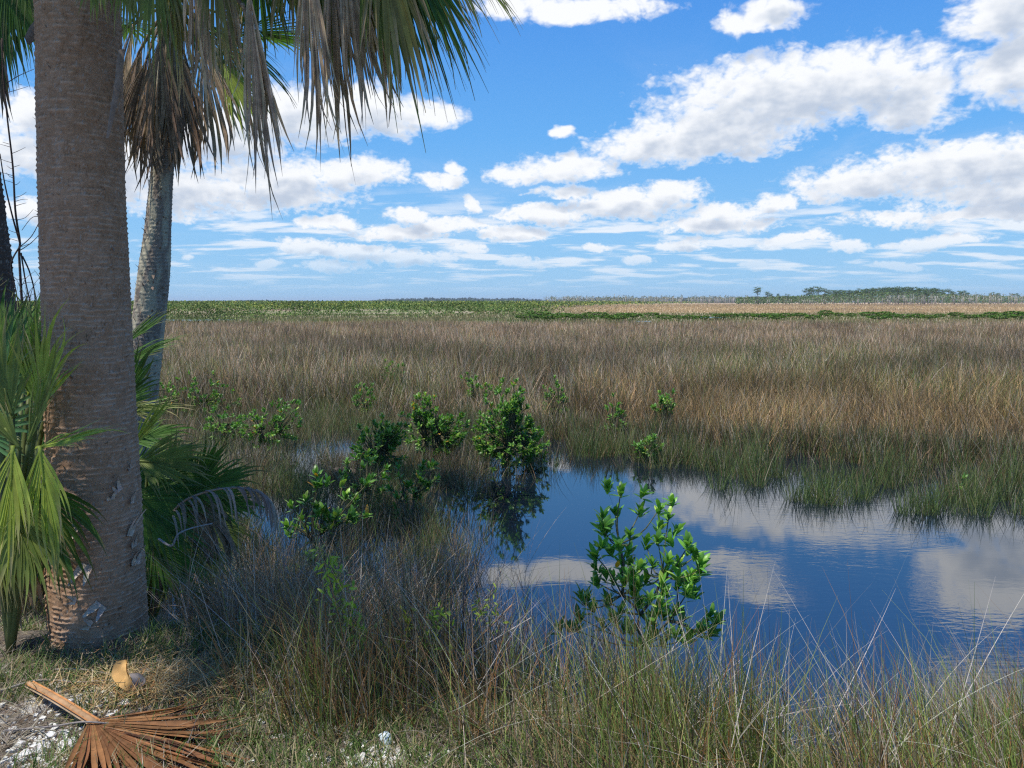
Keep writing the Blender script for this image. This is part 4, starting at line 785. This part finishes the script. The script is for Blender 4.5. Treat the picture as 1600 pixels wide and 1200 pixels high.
spots = [(1168, 3, 22), (1192, 4, 30), (1206, 3, 26), (1228, 4, 24), (1186, 3, 24), (1270, 5, 22), (1290, 8, 20), (1250, 4, 20), (1358, 7, 26), (1384, 8, 22), (1374, 4, 28), (1412, 4, 22), (1434, 5, 18), (1452, 3, 22), (1468, 3, 16), (1515, 4, 24), (1536, 3, 22), (1550, 5, 22), (1562, 4, 24), (1584, 8, 32), (1596, 7, 30), (1330, 3, 14), (1100, 3, 16), (1078, 4, 26), (1040, 5, 26), (990, 5, 26), (976, 6, 30), (965, 5, 30), (948, 4, 28), (930, 5, 34), (912, 5, 34), (895, 4, 34), (878, 5, 36), (860, 5, 34), (842, 6, 34), (824, 5, 34), (1492, 4, 20), (1142, 3, 24), (1213, 4, 20), (1394, 5, 22), (1310, 3, 14), (1060, 3, 18), (1018, 3, 22), (1124, 3, 20)]
for i, (px, hp_, wp_) in enumerate(spots):
    Y = rng.uniform(78, 98); b_ = at(px, 497, Y); Hh = (hp_ + 5) / FPX * Y * .75; Ww = wp_ / FPX * Y; loc = (b_[0], Y, -.17); lab = None
    if px == 1584: lab = 'largest dark mangrove clump at the far right edge beyond the marsh'
    if px == 1290: lab = 'taller pointed mangrove standing out of the row below the pine wood'
    if lab is None and px in RP[:14]: lab = 'distant mangrove, %s from the right edge in the row beyond the marsh' % ORD[RP.index(px)]
    sc_ = (Ww, Ww, Hh)
    if i < 3:
        if lab: protos[i]['label'] = lab
        protos[i].location = loc; protos[i].scale = sc_; protos[i].rotation_euler = (0, 0, rng.uniform(0, 6))
    else: copy_thing(protos[i % 3], loc, rng.uniform(0, 6), sc_, lab or FSL)

def thicket():                       # green mangrove thicket on the left, beyond the marsh
    rng = rs(421); n = 150000; D = 72 * (1500 / 72.) ** (rng.uniform(0, 1, n) ** 1.05); u = rng.uniform(-.78, .34, n); x = u * D
    f_ = fbm(x / (3.5), D / 7, seed=91, o=3); b_ = fbm(x / 26, D / 20, seed=92, o=3); near = 1 - sstep(D, 78, 150)
    edge = np.interp(D, [70, 100, 150, 400, 1500], [.10, .02, 0.02, .12, .3]); keep = (u < edge + .03 * rng.normal(size=n)) & (f_ + .35 * b_ > .58 + .15 * near * sstep(u, -.42, -.25)) 
    x, D, f_, b_, u = x[keep], D[keep], f_[keep], b_[keep], u[keep]; n = len(x)
    H = (.55 + 1.5 * sstep(f_, .38, .75)) * (0.75 + 0.35 * b_); H = np.minimum(H * np.interp(D, [70, 110, 300], [.75, .95, 1.1]), 1.95); z = -.2 + H * rng.uniform(.15, 1, n) ** .5
    L_ = np.maximum(.14, .0022 * D) * rng.uniform(.7, 1.3, n); P = np.stack([x, D, z], -1); v = rng.normal(size=(n, 3)) + A([0, 0, .5])
    C = palette(rng, n, [(.065, .12, .03), (.12, .18, .05), (.24, .28, .10)], [1, 1, .6]); hi = (fbm(x / 15, D / 30, seed=95) > .50) & (D > 130); C[hi] *= A([1.7, 1.45, 1.1]); C[D < 120] *= (.6 + .7 * sstep(fbm(x / 4, D / 6, seed=96), .4, .6))[D < 120][:, None]
    return [leaves(P, v, rng.normal(size=(n, 3)) + A([0, 0, 1.2]), L_, L_ * .6, C)]
tag(build('mangrove_thicket', thicket(), M_far), 'low bright green mangrove thicket beyond the marsh on the left', 'mangrove thicket', kind='stuff')

# ------------------------------------------------------------------ pines of the far wood
def pine_geo(rng, flat=.25, n=420):
    st = tube(spline([A([0, 0, -.02]), A([.01, 0, .4]), A([0, .01, .8]), A([.01, 0, .97])], 8), np.linspace(.018, .006, 8), (.22, .18, .15), 5); cen = []
    for i in range(13):
        a_ = i * 2.4; z0 = rng.uniform(.5, .95); r_ = flat * rng.uniform(.4, 1) * (1.25 - z0 * .6); e_ = A([math.cos(a_) * r_, math.sin(a_) * r_, z0 + .05]); st += tube(spline([A([0, 0, z0 - .04]), e_ * A([.5, .5, 1]), e_], 4), np.linspace(.006, .003, 4), (.2, .16, .13), 4); cen.append(e_)
    cen = A(cen); k = rng.randint(len(cen), size=n); P = cen[k] + rng.normal(size=(n, 3)) * A([.06, .06, .025]); L_ = rng.uniform(.03, .06, n)
    return leaves(P, rng.normal(size=(n, 3)) + A([0, 0, .5]), rng.normal(size=(n, 3)) + A([0, 0, 1.]), L_, L_ * .55, palette(rng, n, [(.07, .13, .035), (.10, .17, .045), (.055, .10, .03)], [1, 1, .8])), st
PG = 'pines of the far wood on the right'; PL = 'distant pine in the wooded island on the right horizon'; pp = []
for i in range(4):
    o = thing('pine_tree', (0, 500, 0), PL, 'pine', PG); fo, st = pine_geo(rs(500 + i), [.22, .3, .26, .34][i]); build('crown', [fo], M_far, o); build('trunk', st, M_wood, o); pp.append(o)
rng = rs(510); pxs = [1183] + [1204, 1216, 1232, 1198] + list(np.linspace(1258, 1300, 7)) + list(np.linspace(1305, 1460, 46)) + list(np.linspace(1462, 1512, 9)) + [1548, 1556, 1590]
for i, px in enumerate(pxs):
    px = px + rng.uniform(-2, 2); Y = rng.uniform(560, 660); top = np.interp(px, [1180, 1190, 1200, 1240, 1258, 1275, 1300, 1340, 1390, 1420, 1460, 1500, 1515, 1550, 1600], [449, 452, 457, 459, 452, 448, 453, 453, 449, 450, 452, 454, 458, 456, 458]) + rng.uniform(-1.2, 2.2)
    b_ = at(px, 472, Y); Hh = at(px, top, Y)[2] + .2; Wd = Hh * (1.0 if i else 1.15); loc = (b_[0], Y, -.2); lab = 'lone broad-topped pine standing left of the wooded island' if i == 0 else None
    if 0 < i < 5: lab = 'small distant pine, %s right of the lone broad-topped pine' % {1204: 'second', 1216: 'third', 1232: 'fourth', 1198: 'first'}[pxs[i]]
    if i >= len(pxs) - 3: lab = 'thin distant pine among bleached trunks, %s from the right edge' % ['third', 'second', 'first'][i - len(pxs) + 3]
    if i < 4:
        pp[i].location = loc; pp[i].scale = (Wd, Wd, Hh)
        if lab: pp[i]['label'] = lab
    else: copy_thing(pp[i % 4], loc, rng.uniform(0, 6), (Wd, Wd, Hh), lab or PL)

def far_wood():                      # undergrowth, bleached dead trunks and far treelines, read as one mass
    rng = rs(520); geos = []
    n = 16000; px = rng.uniform(1150, 1640, n); Y = rng.uniform(560, 680, n); top = np.interp(px, [1150, 1165, 1240, 1300, 1340, 1440, 1510, 1640], [466, 465, 463, 460, 457, 456, 462, 464]); x = (px - 800) / FPX * Y * .995; zt = 1.6 + (471.7 - top) / FPX * Y
    z = -.2 + zt * rng.uniform(.05, 1, n) ** .7; L_ = rng.uniform(.7, 1.5, n); P = np.stack([x, Y, z], -1); dens = px < rng.uniform(1380, 1700, n); P, L_ = P[dens], L_[dens]; n = len(P)
    geos.append(leaves(P, rng.normal(size=(n, 3)) + A([0, 0, .5]), rng.normal(size=(n, 3)) + A([0, 0, 1.]), L_, L_ * .6, palette(rng, n, [(.08, .14, .04), (.12, .19, .06), (.2, .24, .11)], [1, 1, .6])))
    def trunks(n, p0, p1, Y0, Y1, h0, h1, w_):
        px = rng.uniform(p0, p1, n); Y = rng.uniform(Y0, Y1, n); x = (px - 800) / FPX * Y * .995; h = rng.uniform(h0, h1, n)
        for i in range(n): geos.extend(tube([A([x[i], Y[i], -.3]), A([x[i] + rng.uniform(-.2, .2), Y[i], h[i] * .5]), A([x[i] + rng.uniform(-.3, .3), Y[i], h[i]])], A([w_, w_ * .9, w_ * .7]), tuple(A([.50, .47, .42]) * rng.uniform(.7, 1.2)), 4))
        m = n * 9; k = rng.randint(n, size=m); P = np.stack([x[k], Y[k], h[k]], -1) + rng.normal(size=(m, 3)) * A([.9, .9, .8]); L_ = rng.uniform(.6, 1.3, m) * Y0 / 600
        geos.append(leaves(P, rng.normal(size=(m, 3)), rng.normal(size=(m, 3)) + A([0, 0, 1.]), L_, L_ * .5, palette(rng, m, [(.13, .17, .08), (.22, .24, .15), (.34, .33, .27)], [1, 1, .7])))
    trunks(240, 1385, 1660, 540, 600, 4.0, 7.0, .16); trunks(90, 1140, 1400, 545, 600, 2.5, 5, .16); trunks(420, 850, 1180, 880, 1150, 4.5, 8.5, .24)
    return geos
tag(build('far_woodland', far_wood(), M_far), 'far strip of undergrowth and bleached dead palm trunks on the right horizon', 'woodland', kind='stuff')
def tree_line():
    rng = rs(530); geos = []
    for (p0, p1, Y0, ptop, col, n) in ((575, 860, 2300, 466.6, (.045, .075, .045), 5200), (350, 445, 2300, 469.3, (.045, .075, .045), 1400), (-400, 575, 2600, 471.2, (.06, .09, .05), 3500), (855, 1200, 1500, 465.5, (.10, .13, .08), 5200), (1100, 1750, 1300, 464.5, (.09, .12, .07), 6000)):
        px = rng.uniform(p0, p1, n); Y = Y0 * rng.uniform(.95, 1.08, n); x = (px - 800) / FPX * Y * .995; edge_ = np.clip(np.minimum(px - p0, p1 - px) / 60, 0, 1) ** .5
        zt = 1.6 + (471.7 - ptop) / FPX * Y0 * edge_ * (.85 + .3 * vn(px / 9, px * 0, seed=7)); z = -.3 + (zt + .3) * rng.uniform(0, 1, n) ** .6; L_ = Y0 / 1500 * rng.uniform(2.2, 4.5, n)
        geos.append(leaves(np.stack([x, Y, z - L_ * .3], -1), rng.normal(size=(n, 3)), rng.normal(size=(n, 3)) + A([0, 0, 1.]), L_, L_ * .7, jit(rng, col, n, .2)))
    return geos
tag(build('distant_treeline', tree_line(), M_far), 'dark strip of far-off trees along the horizon', 'treeline', kind='stuff')

# ------------------------------------------------------------------ things lying on the bank
# fallen palm frond
rng = rs(601); hp = onz(140, 1134, .05); hp[2] = .06
ff = thing('fallen_palm_frond', (hp[0], hp[1], 0), 'big dry orange-brown fan frond lying on the ground at bottom left', 'palm frond'); L0 = (hp[0], hp[1], 0)
geos = []
for (ax, spr, ns, LL, oz, cst, cc) in (((1, -.42, -.02), 50, 40, .58, 0, .2, (.15, .062, .026)), ((1, -.04, .0), 20, 18, .55, .015, .25, (.075, .036, .02)), ((.95, -.5, 0), 44, 24, .54, .03, .15, (.21, .10, .042))):
    axw = nrm(A([ax[0], ax[1], ax[2]])); (V, F, C), *_x = frond(rng, hp + A([0, 0, oz]), axw, (0, 0, 1), LL, nseg=ns, spread=spr, droop=.02, twist=.5, wmax=.052, wigg=.14, ragged=.25, C=cc, tip=A(cc) * 1.15, costa=cst, segvar=.4, fold=.3)
    gz = ground_z(V[:, 0], V[:, 1]); V[:, 2] = np.maximum(V[:, 2] - .02 - .06 * np.linalg.norm(V[:, :2] - hp[:2], axis=1), gz + .012 + oz * .6 + .01 * vn(V[:, 0] * 40, V[:, 1] * 40, seed=4)); geos.append((V, F, C))
build('leaf_fan', rel(geos, L0), M_dead, ff)
p0 = onz(45, 1070, .03); pt = spline([p0, (p0 + hp) / 2 + A([.0, 0, .01]), hp + A([.03, -.01, 0])], 10); side = nrm(np.cross(hp - p0, UPV))
V, F, C = ribbons(pt[None] + A([0, 0, .012]), np.full((1, 10), .034), side[None], A([[.52, .24, .09]]), fold=.2); V2, F2, C2 = ribbons(pt[None], np.full((1, 10), .036), side[None], A([[.36, .27, .18]]), fold=-.25)
build('leaf_stalk', rel([(V, F, C), (V2, F2, C2)] + tube(pt + A([0, 0, .004]), .0125, (.42, .26, .14), 8), L0), M_dead, ff)
# curled cut leaf base and a grey one beside it
def curl(name, pxs, z0, wd, C, label, thick=.010):
    Yb_ = onz(pxs[0][0], pxs[0][1], z0)[1]; P = spline([at(a, b_, Yb_ + z_) for a, b_, z_ in pxs], 14); sd = nrm(A([1, .25, 0])); wv = wd * np.sin(np.linspace(.25, 2.75, 14)) ** .6
    V1, F1, C1 = ribbons(P[None], wv[None], sd[None], A([C]), fold=.28); V2, F2, C2 = ribbons((P - A([0, -thick, thick * .3]))[None], wv[None] * .96, sd[None], A([A(C) * .75]), fold=.28)
    c0 = P[0]; o = build(name, rel([(V1, F1, C1), (V2, F2, C2)], (c0[0], c0[1], 0)), M_dead); o.location = (c0[0], c0[1], 0); tag(o, label, 'leaf base')
curl('palm_leaf_base', ((207, 1080, -.04), (196, 1070, -.05), (186, 1052, -.04), (189, 1032, -.02)), 0.01, .058, (.95, .56, .20), 'curled bright orange palm leaf base standing in straw')
curl('palm_leaf_base', ((202, 1080, -.04), (212, 1074, -.04), (217, 1062, -.03), (208, 1052, -.02)), 0.01, .05, (.42, .35, .30), 'short grey palm leaf base beside the curled orange one')
# rocks
def rock(rng, p, s, label=None, group=None):
    u_, v_ = np.meshgrid(np.linspace(0, 2 * np.pi, 25)[:-1], np.linspace(0.02, np.pi - .02, 13)); D = np.stack([np.cos(u_) * np.sin(v_), np.sin(u_) * np.sin(v_), np.cos(v_)], -1)
    r_ = np.full(u_.shape, 1.25)
    for _ in range(11): nn = nrm(rng.normal(size=3)); r_ = np.minimum(r_, rng.uniform(.62, .95) / np.maximum(D @ nn, .05))
    r_ = np.minimum(r_, 1.25) * (1 + .10 * (fbm(D[..., 0] * 4, D[..., 1] * 4, D[..., 2] * 4, rng.randint(99)) - .5)); V = D * r_[..., None] * s * A([1, .9, .65])
    ny_, nx_ = u_.shape; b = (np.arange(ny_ - 1) * nx_)[:, None]; j = np.arange(nx_)[None]; F = np.stack([b + j, b + (j + 1) % nx_, b + nx_ + (j + 1) % nx_, b + nx_ + j], -1).reshape(-1, 4)[:, ::-1]
    return V.reshape(-1, 3), F, jit(rng, (.72, .71, .67), ny_ * nx_, .08)
rng = rs(611)
for (px, py, s, lab) in ((103, 1166, .036, 'squarish white limestone rock beside the fallen frond stalk'), (66, 1170, .030, 'rounded white limestone rock left of the squarish one'), (40, 1180, .024, 'small white rock in the lower left corner heap'), (78, 1148, .02, 'small white rock above the rounded one'), (30, 1160, .02, 'small white rock near the left edge'), (120, 1190, .018, 'small white rock under the frond at the lower edge'), (565, 1182, .02, 'cream limestone rock by the pale plastic scrap'), (620, 1185, .013, 'small pale stone right under the plastic scrap'), (545, 1192, .016, 'low pale stone left of the cream rock'), (195, 1097, .02, 'cream stone by the straw heap'), (700, 1172, .013, 'small pale stone in grass right of the plastic scrap'), (110, 1098, .016, 'grey-white stone beside the frond stalk')):
    p_ = onz(px, py, .01); p_[2] = ground_z(p_[0], p_[1]).item() + s * .3; o = build('limestone_rock', [rock(rng, p_, s)], M_rock, smooth=False); o.location = tuple(p_); tag(o, lab, 'rock', 'white limestone rocks on the bank')
def gravel():
    rng = rs(612); geos = []
    for i in range(520):
        if i < 260: c0 = onz(rng.normal(65, 45), rng.normal(1172, 26), 0)
        elif i < 340: c0 = onz(rng.normal(175, 60), rng.normal(1100, 16), 0)
        elif i < 440: c0 = onz(rng.normal(590, 55), rng.normal(1188, 12), 0)
        else: c0 = onz(rng.uniform(0, 800), rng.uniform(1040, 1200), 0)
        s = rng.uniform(.003, .011); V = nrm(rng.normal(size=(8, 3))); V = A([[a, b_, c_] for a in (-1, 1) for b_ in (-1, 1) for c_ in (-1, 1)]) * (1 + rng.uniform(-.4, .3, (8, 3))) * s * A([1, 1, .6]); V[:, 0], V[:, 1] = V[:, 0] * .8 - V[:, 1] * rng.uniform(-.6, .6), V[:, 1]
        V += A([c0[0], c0[1], ground_z(c0[0], c0[1]).item() + s * .4]); F = A([[0, 1, 3, 2], [4, 6, 7, 5], [0, 4, 5, 1], [2, 3, 7, 6], [0, 2, 6, 4], [1, 5, 7, 3]]); geos.append((V, F, A([.70, .69, .64]) * rng.uniform(.7, 1.1)))
    return geos
tag(build('limestone_gravel', gravel(), M_rock, smooth=False), 'scattered white limestone chips on the bank', 'gravel', kind='stuff')
# pale plastic scrap
P = spline([at(a, b_, 2.62 + z_) for a, b_, z_ in ((602, 1143, .03), (601, 1150, .02), (604, 1160, .01), (608, 1170, .005), (608, 1180, .0))], 14)
wv = 1.25 * A([.012, .020, .026, .030, .032, .032, .030, .024, .016, .011, .012, .014, .015, .010])
th_ = np.linspace(0, 2 * np.pi, 10, endpoint=False); rng = rs(621)
V = P[:, None] + wv[:, None, None] * .5 * (np.cos(th_)[None, :, None] * A([1, 0, .1]) + np.sin(th_)[None, :, None] * A([0, .35, .1])) * (1 + .16 * rng.normal(size=(14, 10, 1)))
i_ = np.arange(13)[:, None] * 10; j = np.arange(10)[None]; F = np.stack([i_ + j, i_ + (j + 1) % 10, i_ + 10 + (j + 1) % 10, i_ + 10 + j], -1).reshape(-1, 4)
o = build('plastic_scrap', rel([(V, F, (.72, .83, .86))], P[-1]), M_plastic); o.location = tuple(P[-1]); tag(o, 'crumpled pale blue-white plastic scrap standing in grass at bottom centre', 'litter')
# sticks and a log in the water
def stick(name, pxs, r0, r1, C, label, cat='stick', sides=7):
    pts = [A([*(at(a, b_, Y_)[:2]), at(a, b_, Y_)[2]]) for a, b_, Y_ in pxs]; P = spline(pts, 5 * len(pts)); o = build(name, rel(tube(P, np.linspace(r0, r1, len(P)), C, sides), P[0]), M_wood); o.location = tuple(P[0]); tag(o, label, cat)
def gY(px, py, z): return onz(px, py, z)[1]
stick('stick', [(0, 1080, gY(0, 1080, .02)), (60, 1063, gY(60, 1063, .03)), (120, 1066, gY(120, 1066, .03)), (175, 1062, gY(175, 1062, .03))], .006, .003, (.27, .24, .22), 'thin grey stick lying on sand at the left edge, upper of two')
stick('stick', [(5, 1142, gY(5, 1142, .02)), (80, 1135, gY(80, 1135, .03)), (130, 1128, gY(130, 1128, .08)), (175, 1131, gY(175, 1131, .06))], .004, .003, (.25, .22, .2), 'thin grey stick crossing the base of the fallen frond')
stick('stick', [(85, 1046, gY(85, 1046, .02)), (130, 1046, gY(130, 1046, .04)), (172, 1053, gY(172, 1053, .03))], .004, .003, (.3, .26, .22), 'short pale stick behind the leaf bases')
stick('broken_branch', [(560, 1148, gY(560, 1148, .02)), (548, 1125, 2.92), (536, 1102, 2.98)], .011, .007, (.24, .19, .17), 'short broken grey-brown branch leaning in rushes above the plastic scrap', 'branch')
stick('reed_cane', [(600, 1122, 2.95), (660, 1075, 3.05), (720, 1025, 3.1), (800, 945, 3.2)], .004, .003, (.42, .24, .14), 'long reddish cane slanting across the rushes at bottom centre', 'cane')
stick('reed_cane', [(655, 1062, 3.1), (745, 1015, 3.0), (830, 965, 3.0)], .0028, .002, (.42, .39, .36), 'thin pale cane crossing the reddish one', 'cane')
stick('floating_log', [(522, 737, 9.2), (540, 734, 9.3), (563, 741, 9.2)], .045, .03, (.28, .22, .19), 'short weathered log left of the round leafy mangrove', 'log')
stick('curved_root', [(248, 842, 4.15), (268, 853, 4.1), (278, 835, 4.1), (300, 825, 4.15), (332, 818, 4.2)], .007, .003, (.42, .38, .35), 'pale crooked dead root below the drooping grey frond', 'root')
# yellow-green weeds among the rushes, dead twiggy stems
def weed(px0, y0, px1, y1, Y, label, seed, C=(.30, .42, .05), n=70, L=.028):
    rng = rs(seed); b_ = at(px0, y0, Y); tp = at(px1, y1, Y); z0 = ground_z(b_[0], b_[1]).item(); root = A([b_[0], Y, z0 - .02]); o = thing('weed', root, label, 'weed')
    S_ = spline([root, (root + b_) / 2 + rng.normal(0, .01, 3), b_, (b_ + tp) / 2 + rng.normal(0, .02, 3), tp], 16) - root; build('stem', tube(S_, np.linspace(.003, .0015, 16), (.2, .22, .08), 4), M_leaf, o)
    k = rng.randint(7, 16, n); P = S_[k] + rng.normal(0, .03, (n, 3)) * A([1, .6, .8]); D = rng.normal(size=(n, 3)) + A([0, 0, .5]); Lf = L * rng.uniform(.6, 1.3, n); build('foliage', [leaves(P, D, rng.normal(size=(n, 3)) + A([0, 0, 1.]), Lf, Lf * .3, palette(rng, n, [C, A(C) * .8, A(C) * A([1.2, 1.1, .9])], [1, 1, 1]))], M_leaf, o)
weed(562, 1000, 520, 885, 2.95, 'yellow-green weed spray rising from the tangle left of centre', 701, n=170, C=(.32, .46, .05), L=.034)
weed(628, 1020, 640, 965, 2.95, 'small yellow weed spray in rushes below centre', 702, C=(.26, .30, .03), n=70)
weed(665, 1020, 690, 960, 3.0, 'pale green weed spray beside the small yellow one', 703, n=90)
weed(765, 970, 775, 920, 3.05, 'light green weed tip among brown rushes at centre', 704, n=40)
weed(305, 930, 300, 890, 4.2, 'little dark green weed at the foot of the palmetto', 705, C=(.07, .18, .03), n=90, L=.04)
weed(650, 1180, 655, 1160, 2.75, 'low broadleaf weed right of the plastic scrap', 706, C=(.12, .24, .05), n=26, L=.05)
def dead_bush(px, py, Y, label, seed, H=.55):
    rng = rs(seed); b_ = at(px, py, Y); z0 = ground_z(b_[0], b_[1]).item(); root = A([b_[0], Y, z0 - .03]); geos = []
    def grow(p, d_, l, r, dep):
        q = p + d_ * l; geos.extend(tube(spline([p, (p + q) / 2 + rng.normal(0, .012, 3), q], 5), np.linspace(r, r * .6, 5), (.36, .32, .30), 4))
        if dep:
            for _ in range(rng.randint(2, 4)): grow(q, nrm(d_ + rng.normal(0, .42, 3) + A([0, 0, .15])), l * rng.uniform(.55, .85), r * .62, dep - 1)
    for _ in range(3): grow(A([0., 0, 0]), nrm(A([rng.normal(0, .25), rng.normal(0, .2), 1])), H * .36, .0042, 4)
    o = build('dead_bush', geos, M_wood); o.location = tuple(root); tag(o, label, 'dead shrub')
dead_bush(700, 1080, 3.4, 'bleached leafless bush in rushes below the tallest mangrove', 711, .75)
dead_bush(470, 1050, 3.75, 'bleached leafless bush right of the palmetto clump', 712, .62)
dead_bush(600, 1000, 4.1, 'bleached leafless bush at centre left by the shaded water', 713, .6)

# ------------------------------------------------------------------ air
def haze():
    x0, x1, y0, y1, z0, z1 = -5200, 5200, -60, 7200, -2.2, 30
    V = A([[x, y, z] for x in (x0, x1) for y in (y0, y1) for z in (z0, z1)], float); F = A([[0, 1, 3, 2], [4, 6, 7, 5], [0, 4, 5, 1], [2, 3, 7, 6], [0, 2, 6, 4], [1, 5, 7, 3]])
    m = bpy.data.materials.new('air'); m.use_nodes = True; m.node_tree.nodes.clear(); t = NT(m.node_tree)
    v = t.n('ShaderNodeVolumePrincipled', i={'Color': (.78, .88, 1, 1), 'Density': 0.00016, 'Anisotropy': 0.2}); o = t.n('ShaderNodeOutputMaterial'); t.t.links.new(v.outputs[0], o.inputs['Volume'])
    tag(build('haze', [(V, F, A([1, 1, 1]))], m, smooth=False), kind='stuff')
haze()
